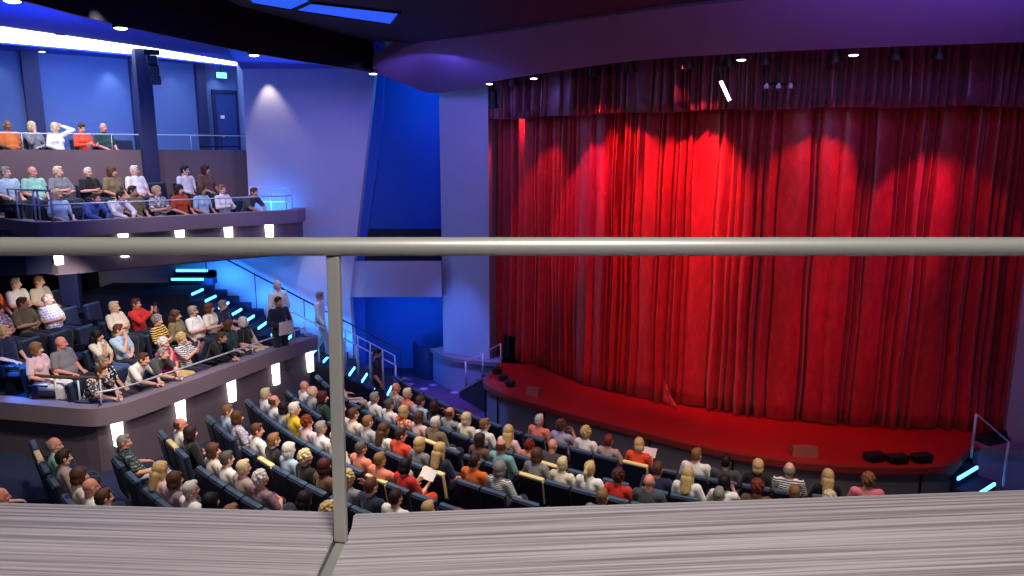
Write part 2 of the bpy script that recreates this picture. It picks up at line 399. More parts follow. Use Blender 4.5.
POSES = {
 'lap':   dict(R=((.26, .0, .745), (.14, .22, .655), (-.25, .9, -.25), (0, 0, -1)), L=((.26, .0, .745), (.13, .21, .655), (-.3, .9, -.25), (0, 0, -1))),
 'cross': dict(R=((.27, .05, .77), (.04, .22, .79), (-1, -.1, .15), (0, -1, 0)), L=((.27, .05, .75), (.05, .19, .73), (-1, .0, .1), (0, -1, 0))),
 'chin':  dict(R=((.2, .18, .80), (.10, .19, 1.03), (-.35, -.35, .75), (0, -1, .2)), L=((.27, .03, .74), (.0, .2, .70), (-.9, .3, 0), (0, 0, -1))),
 'lean':  dict(lean=-27, R=((.25, .40, .74), (.09, .57, .65), (-.5, .7, -.2), (0, 0, -1)), L=((.25, .40, .74), (.09, .55, .65), (-.5, .7, -.2), (0, 0, -1))),
 'rest':  dict(lean=13, R=((.27, -.02, .74), (.25, .23, .70), (0, .9, -.2), (0, 0, -1)), L=((.27, -.02, .74), (.25, .23, .70), (0, .9, -.2), (0, 0, -1)),
               legR=((.11, .46, .52), (.1, .66, .14), (.11, .80, .1)), legL=((.11, .46, .52), (.09, .70, .12), (.1, .84, .09))),
 'phone': dict(R=((.24, .19, .84), (.08, .35, 1.02), (-.2, .3, .9), (0, -1, .3)), L=((.24, .19, .84), (.08, .35, 1.02), (-.2, .3, .9), (0, -1, .3))),
 'read':  dict(nod=22, R=((.25, .04, .75), (.13, .28, .76), (-.1, .8, .35), (-1, 0, .2)), L=((.25, .04, .75), (.13, .28, .76), (-.1, .8, .35), (-1, 0, .2))),
 'behind': dict(R=((.26, .0, .745), (.14, .22, .655), (-.25, .9, -.25), (0, 0, -1)), L=((.42, .03, 1.14), (.2, -.06, 1.24), (-.8, -.3, .1), (0, 1, 0))),
 'knee':  dict(lean=16, R=((.26, .1, .78), (.12, .3, .74), (-.3, .9, .1), (0, 0, -1)), L=((.26, .0, .745), (.13, .21, .66), (-.3, .9, -.25), (0, 0, -1)),
               legR=((.11, .36, .80), (.1, .42, .42), (.11, .58, .38))),
 'stand': dict(hip=.93, lean=1, R=((.25, -.02, 1.12), (.27, .06, .87), (0, .25, -1), (-1, 0, 0)), L=((.25, -.02, 1.12), (.27, .06, .87), (0, .25, -1), (-1, 0, 0)),
               legR=((.1, .03, .5), (.1, -.03, .09), (.12, .13, .04)), legL=((.1, .03, .5), (.1, -.03, .09), (.12, .13, .04))),
 'walk':  dict(hip=.92, lean=-2, nod=16, R=((.25, .05, 1.1), (.26, .2, .90), (0, .4, -1), (-1, 0, 0)), L=((.25, -.08, 1.12), (.26, -.1, .86), (0, .1, -1), (-1, 0, 0)),
               legR=((.1, .2, .52), (.1, .22, .09), (.11, .38, .04)), legL=((.1, .06, .5), (.1, -.16, .15), (.11, .0, .07))),
 'hold':  dict(hip=.93, lean=1, R=((.27, .0, 1.13), (.12, .2, 1.08), (-.9, .2, 0), (0, -1, 0)), L=((.27, .0, 1.13), (.12, .2, 1.02), (-.9, .2, 0), (0, -1, 0)),
               legR=((.1, .03, .5), (.1, -.03, .09), (.12, .13, .04)), legL=((.1, .03, .5), (.1, -.03, .09), (.12, .13, .04))),
}
HAIR = {}
def cut(bm, f):
    bmesh.ops.delete(bm, geom=[v for v in bm.verts if f(v.co)], context='VERTS'); return bm
def hair_bm(style):
    bm = bmesh.new(); rnd = random.Random(style)
    capE = lambda g=0, z=.0: ell(bm, (0, -.02, .03+z), (.083+g, .096+g, .098+g), None, 24)
    if style == 'short':
        capE(.002); ell(bm, (0, -.045, -.02), (.078, .066, .07)); ell(bm, (0, .035, .098), (.055, .045, .03))
    elif style == 'fringe':                     # balding: hair only round the sides and the back
        for k in range(13):
            a = PI*(1.02+.96*k/12)-0; x, y = .082*math.cos(a), -.02+.09*math.sin(a)
            ell(bm, (x, y, -.005), (.014, .016, .045)); ell(bm, (x*.95, y*.97, .03), (.012, .014, .03))
    elif style == 'bob':
        capE(.01); ell(bm, (0, -.04, -.05), (.09, .078, .085))
        for s in (-1, 1): ell(bm, (s*.074, .005, -.03), (.022, .045, .09))
        ell(bm, (0, .05, .085), (.062, .035, .028))
    elif style == 'long':
        capE(.01); ell(bm, (0, -.05, -.06), (.088, .068, .1)); capsule(bm, (-.035, -.085, -.05), (-.035, -.12, -.24), .06, .045); capsule(bm, (.035, -.085, -.05), (.035, -.12, -.24), .06, .045); capsule(bm, (0, -.09, -.05), (0, -.128, -.25), .062, .045)
        for s in (-1, 1): capsule(bm, (s*.075, -.005, .03), (s*.085, -.01, -.15), .026, .022)
        ell(bm, (0, .05, .088), (.06, .033, .026))
    elif style == 'curly':
        capE(.004)
        for k in range(70):
            t = math.acos(1-1.35*rnd.random()); a = rnd.random()*2*PI
            v = Vector((.09*math.sin(t)*math.cos(a), -.022+.1*math.sin(t)*math.sin(a), .03+.1*math.cos(t)))
            if v.y > .05 and v.z < .07: continue
            ell(bm, v, (.023,)*3, None, 8)
        ell(bm, (0, -.055, -.03), (.078, .06, .07))
    elif style == 'ponytail':
        capE(.004); ell(bm, (0, -.045, -.02), (.078, .066, .065)); ell(bm, (0, .04, .098), (.055, .04, .026))
        ell(bm, (0, -.12, .05), (.026, .026, .026)); chain(bm, [(0, -.13, .045), (0, -.165, -.03), (0, -.15, -.16)], [.022, .036, .018])
    return bm

_proto = []
def remeshed(name, bm, vox, it, mats):
    o = obj(name, bm, mats)
    r = o.modifiers.new('r', 'REMESH'); r.mode = 'VOXEL'; r.voxel_size = vox; r.use_smooth_shade = True
    s = o.modifiers.new('s', 'SMOOTH'); s.factor = .5; s.iterations = it
    _proto.append(o); return o
BODY = {}
def need(pose, yaw, fem, belly):
    key = (pose, yaw, fem, belly)
    if key in BODY: return BODY[key]
    p = dict(POSES[pose]); p['yaw'] = yaw; p['fem'] = fem; p['belly'] = .045 if belly else 0; p['w'] = .9 if fem else 1.04
    p['ts'] = -1
    e = dict(p=p, H=head_matrix(p), body=remeshed('person_body', body_bm(p), .0082, 2, [M['skin'], M['eye'], M['lip'], M['sclera']]))
    k2 = (pose, fem, belly)
    if k2 not in SUIT:
        SUIT[k2] = dict(short=remeshed('shirt', shirt_bm(p, False), .013, 3, [M['cloth']]), long=remeshed('shirt', shirt_bm(p, True), .013, 3, [M['cloth']]),
                        trousers=remeshed('trousers', trousers_bm(p), .014, 3, [M['cloth']]), shoes=[remeshed('shoe', shoes_bm(p, s), .011, 2, [M['leather']]) for s in (-1, 1)])
    e['suit'] = SUIT[k2]; BODY[key] = e; return e
SUIT = {}
def bake_protos():
    dg = bpy.context.evaluated_depsgraph_get(); dg.update()
    done = {}
    for o in _proto:
        me = bpy.data.meshes.new_from_object(o.evaluated_get(dg)); me.name = o.name; done[o] = me
    for o, me in done.items():
        o.modifiers.clear(); o.data = me; C.objects.unlink(o)
    for e in BODY.values():
        me = e['body'].data; n = len(me.polygons); c = np.empty(n*3); me.polygons.foreach_get('center', c); c = c.reshape(-1, 3)
        Hi = np.array(e['H'].inverted()); q = c @ Hi[:3, :3].T+Hi[:3, 3]; mi = np.zeros(n, dtype=np.int32)
        for s in (-1, 1):
            d = np.sqrt(((q[:, 0]-s*.031)/1.5)**2+(q[:, 2]-.006)**2); mi[(d < .0085) & (q[:, 1] > .06)] = 3
            d2 = np.hypot(q[:, 0]-s*.031, q[:, 2]-.006); mi[(d2 < .0065) & (q[:, 1] > .06)] = 1
            b = (np.abs(q[:, 0]-s*.033) < .019) & (np.abs(q[:, 2]-.027) < .0045) & (q[:, 1] > .06); mi[b] = 1
        mi[(np.abs(q[:, 0]) < .024) & (np.abs(q[:, 2]+.066) < .011) & (q[:, 1] > .078)] = 2
        me.polygons.foreach_set('material_index', mi)
        me.polygons.foreach_set('use_smooth', np.ones(n, dtype=bool))
SKIN = {'f': S(226, 172, 146), 't': S(206, 150, 120), 'd': S(140, 92, 66), 'r': S(222, 150, 126)}
HC = {'white': S(232, 226, 214), 'grey': S(156, 148, 140), 'dgrey': S(96, 88, 84), 'blond': S(222, 188, 128), 'lblond': S(236, 214, 168), 'brown': S(96, 62, 42),
      'lbrown': S(150, 108, 72), 'dbrown': S(58, 38, 32), 'black': S(26, 20, 22), 'red': S(128, 48, 26), 'dred': S(84, 34, 34)}
HW = {'white': 'white', 'grey': 'grey', 'dgrey': 'dark grey', 'blond': 'blond', 'lblond': 'pale blond', 'brown': 'brown', 'lbrown': 'light brown', 'dbrown': 'dark brown', 'black': 'black', 'red': 'red', 'dred': 'dark red'}
def make_person(rec, loc, rz):
    """rec: dict(pose, yaw, sex, hair, hc, skin, shirt, col, pat, long, legs, belly, label...)"""
    e = need(rec['pose'], rec['yaw'], rec['sex'] == 'f', rec.get('belly', False))
    root = e['body'].copy(); root.name = 'person'; C.objects.link(root)
    root.location = loc; root.rotation_euler = (0, 0, rz); sc = rec.get('scale', 1.0)*(.955+.012*((int(rec['u']*7) % 3)-1)); root.scale = (sc, sc, sc)
    root.color = SKIN[rec.get('skin', 'f')]
    def child(src, name, col, m=None):
        c = src.copy(); c.name = name; C.objects.link(c); c.parent = root; c.color = col
        if m: c.material_slots[0].link = 'OBJECT'; c.material_slots[0].material = m
        return c
    su = e['suit']
    child(su['long' if rec.get('long') else 'short'], 'shirt', rec['col'], M[rec['pat']] if rec.get('pat') else M['cloth'])
    child(su['trousers'], 'trousers', rec.get('legs', S(36, 40, 58)))
    for x in su['shoes']: child(x, 'shoe', (.03, .03, .03, 1))
    if rec['hair'] != 'bald':
        h = child(HAIR[rec['hair']], 'hair', HC[rec['hc']]); h.matrix_local = e['H']
    rec['obj'] = root; rec['H'] = e['H']
    return root
def hairwords(r):
    w = HW.get(r['hc'], '')
    return {'bald': 'bald', 'fringe': 'balding %s-haired' % w.replace(' ', '-'), 'short': 'short %s-haired' % w.replace(' ', '-'), 'bob': '%s bob-haired' % w, 'long': 'long %s-haired' % w.replace(' ', '-'),
            'curly': 'curly %s-haired' % w.replace(' ', '-'), 'ponytail': '%s ponytailed' % w}[r['hair']]

# ------------------------------------------------------------------ theatre seat, one of each kind
TILT = Matrix.Rotation(math.radians(9), 3, 'X')
def rbox(bm, c, s, rot=None, bv=.02): return box(bm, c, s, rot, bv)
def seat_part_meshes(cream):
    P = {}
    b = rbox(bmesh.new(), (0, .03, .43), (.455, .46, .10), Matrix.Rotation(math.radians(3), 3, 'X'), .03); P['cushion'] = (b, M['seat'])
    b = rbox(bmesh.new(), (0, -.235, .68), (.455, .075, .50), TILT, .028); P['backrest'] = (b, M['seat'])
    b = rbox(bmesh.new(), (0, -.285, .64), (.475, .035, .58), TILT, .014); P['back_panel'] = (b, M['seat_shell'])
    if cream:
        b = rbox(bmesh.new(), (0, -.283, .935), (.50, .084, .05), TILT, .016)
        rbox(b, (.243, -.262, .70), (.022, .06, .44), TILT, .008)
    else:
        b = rbox(bmesh.new(), (0, -.283, .935), (.48, .078, .05), TILT, .016)
    P['head_trim'] = (b, M['seat_cream'] if cream else M['seat_cap'])
    for s in (-1, 1):
        b = rbox(bmesh.new(), (s*.252, .02, .615), (.04, .36, .035), None, .012); rbox(b, (s*.252, -.06, .49), (.032, .12, .23), None, .01)
        P['armrest'+('' if s < 0 else '.r')] = (b, M['seat_arm'])
    b = rbox(bmesh.new(), (0, -.05, .19), (.30, .16, .38), None, .02); rbox(b, (0, -.05, .012), (.36, .26, .024), None, .008); P['pedestal'] = (b, M['seat_arm'])
    return P
SEATP = {}
for cream in (False, True):
    SEATP[cream] = {}
    for k, (b, m) in seat_part_meshes(cream).items():
        me = bpy.data.meshes.new('seat_'+k.split('.')[0]); bmesh.ops.recalc_face_normals(b, faces=b.faces[:]); b.to_mesh(me); b.free(); me.materials.append(m); SEATP[cream][k] = me
def make_seat(loc, rz, cream, label, group, w=1):
    t = thing('theatre_seat', label, 'seat', loc, rz, group); t.scale = (.91*w, .97, .905)
    for k, me in SEATP[cream].items():
        o = bpy.data.objects.new(k.split('.')[0], me); C.objects.link(o); o.parent = t
        if cream and k == 'head_trim': o['label'] = 'cream head trim'
    return t

# ------------------------------------------------------------------ rows of seats and the people in them
ORD = ['', 'first', 'second', 'third', 'fourth', 'fifth', 'sixth', 'seventh', 'eighth', 'ninth', 'tenth']
SC = Vector((9.0, 23.5)); RAD = [0, 13.54, 14.56, 15.30, 16.24, 17.13, 18.06, 18.97, 19.86, 20.76, 21.66]
RAKE = .10
class ArcRow:
    def __init__(s, k): s.k = k; s.R = RAD[k]; s.z = RAKE*(k-1); s.name = '%s stalls row' % ORD[k]
    def at(s, t, off=0):                        # t metres along, off metres behind the hips
        a = math.radians(225)+t/s.R; r = s.R-.22+off
        p = SC+Vector((math.cos(a), math.sin(a)))*r
        return Vector((p.x, p.y, s.z)), a+PI/2  # facing the centre: local +y points to -radial
    def range(s): return -6, 14
class LineRow:
    def __init__(s, T, N, n, z, face, name, lo, hi): s.T, s.N, s.n, s.z, s.face, s.name, s.lo, s.hi = T, N, n, z, face, name, lo, hi
    def at(s, t, off=0):
        f = Vector((-math.sin(s.face), math.cos(s.face))); p = s.N*s.n+s.T*t-f*off
        return Vector((p.x, p.y, s.z)), s.face
    def range(s): return s.lo, s.hi
def solve(row, u):
    lo, hi = row.range(); best = None
    for i in range(400):
        t = lo+(hi-lo)*i/399; p, _ = row.at(t); d = abs(proj((p.x, p.y, p.z+1.18))[0]-u)
        if best is None or d < best[0]: best = (d, t)
    t0 = best[1]; st = (hi-lo)/399
    for i in range(41):
        t = t0+st*(i-20)/20; p, _ = row.at(t); d = abs(proj((p.x, p.y, p.z+1.18))[0]-u)
        if d < best[0]: best = (d, t)
    return best[1]
GAP, PITCHW = .475, .53
def layout(row, people, t_lo, t_hi, cream_us=()):
    for r in people: r['t'] = solve(row, r['u']); r['row'] = row
    people.sort(key=lambda r: r['t'])
    lo0 = min(t_lo, t_hi); hi0 = max(t_lo, t_hi)
    for _ in range(200):                        # nobody sits in a neighbour's lap
        for a, b in zip(people, people[1:]):
            d = getattr(row, 'gap', GAP)-(b['t']-a['t'])
            if d > 0: a['t'] -= d/2; b['t'] += d/2
        if people and isinstance(row, LineRow):
            people[0]['t'] = max(people[0]['t'], lo0); people[-1]['t'] = min(people[-1]['t'], hi0)
    slots = [(r['t'], r) for r in people]; ts = [r['t'] for r in people]
    for a, b in zip(ts, ts[1:]):
        n = int((b-a)/.50+.12)-1
        for k in range(n): slots.append((a+(b-a)*(k+1)/(n+1), None))
    if ts:
        t = ts[0]-PITCHW
        while t > lo0-.1: slots.append((t, None)); t -= PITCHW
        t = ts[-1]+PITCHW
        while t < hi0+.1: slots.append((t, None)); t += PITCHW
    creams = []
    for u in cream_us:
        c = solve(row, u); creams.append(min(range(len(slots)), key=lambda i: abs(slots[i][0]-c)))
    return dict(row=row, slots=[(t, r, i in creams) for i, (t, r) in enumerate(slots)], people=people)
def build_row(L, where, group):
    row = L['row']
    for i, (t, r, cream) in enumerate(sorted(L['slots'], key=lambda s: proj(row.at(s[0])[0])[0])):
        p, a = row.at(t)
        f = Vector((-math.sin(a), math.cos(a), 0)); loc = p+f*.08
        c = 'cream-topped navy' if cream else 'navy'
        if r: lab = '%s seat under the %s in %s, %s' % (c, hairwords(r), r['lab'], where)
        else: lab = 'empty %s theatre seat, %s from the left of the %s' % (c, NTH[i], where)
        make_seat(loc, a, cream, lab, group, getattr(row, 'gap', GAP)/GAP)
        if r:
            r['where'] = where; make_person(r, p, a)
            r['xy'] = proj((r['obj'].matrix_basis @ r['H']).translation)
NTH = [('%d' % n)+('th' if 10 <= n % 100 <= 20 else {1: 'st', 2: 'nd', 3: 'rd'}.get(n % 10, 'th')) for n in range(1, 60)]
NTH[:12] = ['first', 'second', 'third', 'fourth', 'fifth', 'sixth', 'seventh', 'eighth', 'ninth', 'tenth', 'eleventh', 'twelfth']

COL = dict(white=S(238, 236, 230), cream=S(226, 214, 190), black=S(24, 24, 28), navy=S(30, 38, 66), mint=S(150, 206, 184), taupe=S(176, 156, 148), lgrey=S(176, 176, 178), grey=S(128, 128, 132),
  dgrey=S(70, 70, 76), lblue=S(170, 198, 216), blue=S(72, 96, 168), teal=S(126, 178, 176), yellow=S(236, 196, 30), orange=S(232, 110, 40), red=S(206, 44, 36), salmon=S(236, 138, 112), pink=S(240, 140, 150),
  lpink=S(232, 196, 196), mauve=S(150, 120, 136), olive=S(120, 108, 76), brown=S(110, 78, 60), lilac=S(178, 172, 200), magenta=S(190, 50, 120), dgreen=S(28, 62, 56), rust=S(190, 72, 34), orangered=S(240, 76, 40), ocher=S(206, 110, 50),
  khaki=S(196, 172, 110), jeans=S(60, 82, 130), trousers=S(36, 40, 58), beige=S(214, 196, 168))
def P(u, v, hair, hc, col, lab, pose='lap', yaw=0, sex='m', **kw):
    return dict(u=u, v=v, hair=hair, hc=hc, col=COL[col], lab=lab, pose=pose, yaw=yaw, sex=sex, legs=COL[kw.pop('legs', 'trousers')], **kw)
STALLS = {
1: [P(541, 421, 'short', 'white', 'salmon', 'salmon shirt', skin='r'), P(563, 428.7, 'curly', 'brown', 'lilac', 'lilac top', 'chin', sex='f', skin='t'), P(590.8, 438, 'curly', 'blond', 'white', 'white blouse', sex='f'),
    P(607.5, 435, 'short', 'red', 'taupe', 'taupe tee', 'rest', sex='f', skin='t', scale=.98), P(640, 448.6, 'bob', 'blond', 'orangered', 'orange top', 'read', 25, 'f', paper=True),
    P(701, 458, 'short', 'lbrown', 'white', 'white tee', yaw=-25), P(722.6, 461.5, 'short', 'black', 'dgrey', 'charcoal collared shirt', skin='t'), P(760, 470, 'bob', 'blond', 'black', 'black top', sex='f'),
    P(787.7, 471, 'fringe', 'grey', 'white', 'navy striped white shirt', pat='stripe_navy', belly=True), P(828, 481, 'long', 'blond', 'black', 'black dress', sex='f'), P(867.7, 477.6, 'curly', 'lbrown', 'pink', 'pink shirt', belly=True)],
2: [P(401, 391, 'bald', 'grey', 'taupe', 'floral taupe shirt', pat='floral', skin='r'), P(416.5, 392.7, 'short', 'lblond', 'salmon', 'pale salmon top', sex='f'), P(420, 403, 'short', 'brown', 'lblue', 'light blue shirt'),
    P(440.6, 399.6, 'bob', 'dbrown', 'black', 'black jacket', 'chin', sex='f', long=True, skin='t'), P(450, 411.6, 'fringe', 'brown', 'lgrey', 'pale grey shirt', 'chin', pat='stripe_grey', skin='r'),
    P(463.5, 419, 'bob', 'lblond', 'cream', 'cream top', sex='f', long=True), P(475, 426.7, 'short', 'lbrown', 'white', 'white sweater', 'lap', -25, 'f', long=True),
    P(520.6, 440, 'long', 'blond', 'lpink', 'pale pink top', sex='f', yaw=25), P(531, 443, 'curly', 'red', 'salmon', 'salmon tee', sex='f', scale=.9), P(542.6, 445.6, 'bald', 'grey', 'dgrey', 'dark grey shirt', skin='r'),
    P(661, 470.5, 'short', 'brown', 'navy', 'navy shirt', skin='t'), P(686, 479, 'long', 'blond', 'white', 'white top', sex='f'),
    P(726, 477.6, 'bob', 'black', 'white', 'white blouse', 'chin', -25, 'f'), P(757, 488, 'curly', 'red', 'brown', 'brown top', sex='f'), P(799, 492.6, 'short', 'lbrown', 'grey', 'grey tee'), P(824.7, 489.5, 'curly', 'lblond', 'lgrey', 'pale grey cardigan', sex='f', long=True)],
3: [P(342, 389, 'short', 'grey', 'beige', 'beige patterned shirt', 'rest', pat='floral', legs='beige'), P(376.4, 401.6, 'short', 'grey', 'white', 'white polo', skin='r'), P(394, 404.7, 'short', 'dgrey', 'white', 'white shirt', belly=True, skin='r'),
    P(405.5, 414, 'bob', 'blond', 'orange', 'orange printed top', sex='f', pat='floral'), P(418, 426, 'bob', 'brown', 'lpink', 'pale pink top', sex='f', skin='t'), P(437.5, 429, 'short', 'white', 'olive', 'olive shirt'),
    P(483, 443, 'bob', 'dbrown', 'brown', 'brown top', yaw=-25, sex='f', skin='t'), P(502, 444.5, 'fringe', 'brown', 'teal', 'pale teal shirt', belly=True, skin='r'), P(554, 464, 'bob', 'brown', 'grey', 'grey checked shirt', sex='f', pat='plaid_dark'),
    P(563, 459, 'short', 'lblond', 'cream', 'cream tee', sex='f', scale=.97), P(584, 471, 'ponytail', 'blond', 'white', 'white top', sex='f'), P(613, 480, 'curly', 'dred', 'red', 'red shirt', sex='f', skin='t'), P(647, 484, 'bald', 'grey', 'dgrey', 'blue grey shirt', belly=True, skin='r'),
    P(719.5, 491.5, 'short', 'grey', 'white', 'white shirt')],
4: [P(309, 381, 'bald', 'grey', 'white', 'white polo', skin='r'), P(313.5, 389, 'fringe', 'lblond', 'lgrey', 'pale grey shirt', skin='f'), P(323, 396.5, 'bob', 'dred', 'dgreen', 'dark green top', yaw=-25, sex='f'),
    P(349, 420, 'short', 'grey', 'beige', 'beige sweater', long=True), P(362, 420, 'short', 'brown', 'cream', 'cream shirt', belly=True), P(373, 428, 'short', 'lbrown', 'lgrey', 'light grey shirt'), P(383.6, 431, 'long', 'brown', 'white', 'white top', sex='f', skin='t'),
    P(395, 431.7, 'short', 'dbrown', 'orangered', 'orange red tee', yaw=-25, skin='r'), P(417.5, 442.6, 'bob', 'blond', 'grey', 'grey top', sex='f'), P(433.7, 453, 'long', 'blond', 'navy', 'navy top', sex='f'),
    P(477.4, 460.4, 'short', 'dbrown', 'orange', 'orange tee', skin='t', belly=True), P(500.5, 469, 'bob', 'grey', 'white', 'grey striped white top', sex='f', pat='stripe_grey'), P(603.6, 498.6, 'short', 'lbrown', 'grey', 'grey shirt')],
5: [P(278.6, 393, 'fringe', 'brown', 'white', 'white polo', 'chin', skin='r'), P(277, 405, 'short', 'lblond', 'white', 'white top', sex='f'), P(296, 402, 'short', 'white', 'yellow', 'bright yellow polo', 'cross', belly=True, skin='r', scale=1.07),
    P(291, 416.6, 'bob', 'black', 'lgrey', 'light grey top', sex='f'), P(303, 425, 'curly', 'red', 'lpink', 'pale pink top', sex='f'), P(314.5, 428, 'short', 'grey', 'white', 'white polo', skin='t'), P(329.7, 436.5, 'bob', 'lblond', 'cream', 'cream shirt', sex='f', long=True),
    P(363, 451.5, 'short', 'dgrey', 'salmon', 'faded red tee', skin='t'), P(388, 473, 'short', 'lbrown', 'salmon', 'salmon shirt', 'knee', skin='t', legs='lgrey'), P(405, 474.6, 'bob', 'black', 'red', 'red dress', 'read', sex='f', legs='orangered', paper=True)],
6: [P(231, 411, 'short', 'lbrown', 'lblue', 'light blue shirt', yaw=-25), P(238.5, 423.5, 'bob', 'brown', 'lilac', 'floral lilac top', sex='f', pat='floral'), P(259.6, 438.5, 'short', 'brown', 'white', 'white tee', yaw=-25, skin='r'),
    P(276.8, 440.6, 'short', 'lbrown', 'black', 'black top', sex='f'), P(292, 449.4, 'bob', 'white', 'lblue', 'pale blue top', sex='f'), P(308, 457, 'curly', 'lblond', 'black', 'black top', sex='f', skin='r'), P(326, 467, 'bob', 'dred', 'brown', 'brown top', sex='f'),
    P(354.7, 482, 'curly', 'blond', 'grey', 'grey tee', 'chin', skin='r'), P(374, 492, 'short', 'brown', 'navy', 'navy tee'), P(392.7, 496, 'short', 'dbrown', 'white', 'white tee', skin='r'), P(432.5, 507.5, 'short', 'blond', 'taupe', 'taupe shirt'), P(457, 507, 'short', 'lbrown', 'taupe', 'taupe tee')],
7: [P(183.6, 426, 'fringe', 'brown', 'white', 'white shirt', yaw=-25, skin='r'), P(193, 435, 'bob', 'dbrown', 'black', 'black top', sex='f', long=True), P(216, 453, 'bob', 'brown', 'cream', 'cream top', yaw=-25, sex='f'),
    P(229.5, 461.5, 'short', 'dgrey', 'white', 'white shirt'), P(248, 473, 'short', 'lblond', 'taupe', 'taupe shirt', skin='f'), P(262, 487.5, 'curly', 'white', 'mauve', 'mauve shirt', 'cross', pat='plaid_brown', belly=True, skin='r'),
    P(310, 503, 'bob', 'black', 'black', 'black top', 'read', sex='f', paper=True), P(328, 508, 'curly', 'blond', 'taupe', 'taupe top', sex='f')],
8: [P(130.5, 442, 'short', 'grey', 'dgreen', 'dark checked shirt', 'rest', -25, pat='plaid_dark', belly=True, skin='r', legs='lgrey'), P(169, 471, 'long', 'blond', 'lpink', 'pale pink top', sex='f'), P(175, 488, 'bob', 'brown', 'mauve', 'lilac grey top', sex='f'),
    P(191, 496, 'short', 'white', 'white', 'white polo', skin='r'), P(215, 503, 'bob', 'black', 'black', 'black top', sex='f'), P(233, 507, 'short', 'lbrown', 'brown', 'brown shirt')],
9: [P(57.6, 447.4, 'fringe', 'grey', 'mint', 'mint green shirt', yaw=-25, skin='r'), P(66.7, 455.7, 'short', 'dbrown', 'taupe', 'pinkish beige sweater', sex='f', long=True), P(88, 472, 'bob', 'brown', 'cream', 'cream top', sex='f'),
    P(91, 482, 'bald', 'grey', 'white', 'white shirt', skin='r'), P(104, 498, 'short', 'brown', 'white', 'white tee')],
10: [P(-8, 462, 'short', 'grey', 'lgrey', 'light grey shirt', 'rest'), P(4, 493, 'bald', 'grey', 'white', 'white tee', skin='r')],
}
ST_END = {1: (404, 880), 2: (392, 850), 3: (326, 760), 4: (296, 640), 5: (257, 500), 6: (219, 470), 7: (170, 340), 8: (115, 240), 9: (41, 112), 10: (-25, 15)}
ST_CREAM = {1: (640,), 2: (563,), 3: (548, 437), 4: (447,), 5: (376,), 6: (275,), 7: (186,), 8: (), 9: (52,)}
TT = Vector((.418, .908)); TN = Vector((.908, -.418)); TF0 = -11.17
UT = Vector((.78, .625)); UN = Vector((.625, -.78))
def angle_of(v): return math.atan2(-v[0], v[1])      # heading whose local +y is v
TFACE = angle_of(Vector((.93, -.12))); UFACE = angle_of(Vector((.86, -.38)))
TZ = [1.30, 1.55, 1.80, 2.05, 2.30]; TNn = [-11.88, -12.73, -13.58, -14.43, -15.28]
TER = [
 [P(85, 376, 'short', 'brown', 'dgrey', 'dark patterned top', 'lean', pat='floral', sex='f', legs='jeans'), P(99.5, 366, 'short', 'grey', 'black', 'black printed top', 'lap', 0, 'f', pat='floral', skin='t'), P(125.5, 357, 'short', 'brown', 'white', 'white shirt', 'lean'),
  P(137, 355, 'short', 'grey', 'dgrey', 'dark grey shirt', 'lean'), P(160, 348, 'curly', 'white', 'magenta', 'magenta shirt', 'chin', 0, belly=True, skin='r', legs='khaki'), P(175, 346.5, 'curly', 'blond', 'white', 'navy striped white top', 'phone', 0, 'f', pat='stripe_navy', camera=True),
  P(207, 339, 'short', 'brown', 'black', 'black jacket', 'lean', 0, long=True, skin='t'), P(232, 333, 'bob', 'brown', 'dgreen', 'grey green top', 'lap', 25, 'f'), P(243.5, 328, 'bob', 'white', 'black', 'black top', 'lap', 25, 'f', legs='beige')],
 [P(26, 353, 'bob', 'lbrown', 'lpink', 'pale pink top', 'lap', 25, 'f', legs='white'), P(47, 345, 'bald', 'grey', 'grey', 'grey polo', 'lap', 25, belly=True, skin='r'), P(102, 339.5, 'long', 'black', 'cream', 'cream sleeveless top', 'chin', 25, 'f', skin='t', legs='jeans'),
  P(117.7, 332.5, 'short', 'brown', 'lblue', 'light blue shirt', 'chin', 25), P(159.7, 323, 'curly', 'grey', 'black', 'yellow striped black top', 'cross', 0, 'f', pat='stripe_yellow'), P(179, 316, 'long', 'brown', 'olive', 'olive jacket', 'lap', 25, 'f', long=True),
  P(194, 314, 'short', 'grey', 'white', 'white shirt', 'cross', 25, belly=True, skin='t'), P(224.4, 308, 'bob', 'brown', 'cream', 'cream floral top', 'cross', 25, 'f', pat='floral'), P(237, 305, 'short', 'grey', 'navy', 'navy polo', 'rest', 25, legs='beige')],
 [P(6.5, 329, 'short', 'blond', 'navy', 'navy tee', 'lap', 25), P(116, 310.5, 'short', 'lblond', 'cream', 'cream shirt', 'cross', 25, belly=True), P(137.6, 305, 'short', 'brown', 'red', 'red sweater', 'phone', 0, long=True, skin='t', camera=True)],
 [P(3, 310, 'bob', 'brown', 'mauve', 'floral mauve top', 'cross', 25, 'f', pat='floral'), P(20.5, 302.5, 'short', 'brown', 'olive', 'olive tee', 'cross', 25, skin='t'), P(49.5, 295.5, 'fringe', 'white', 'white', 'checked white shirt', 'cross', 25, pat='plaid_brown', belly=True)],
 [P(1, 288, 'short', 'blond', 'orange', 'orange top', 'lap', 25, 'f'), P(14, 281, 'short', 'grey', 'white', 'white shirt', 'cross', 25), P(36, 282, 'short', 'lbrown', 'cream', 'cream shirt', 'lap', 25)],
]
UZ = [4.08, 4.50, 5.52]; UNn = [-17.95, -18.85, -20.85]
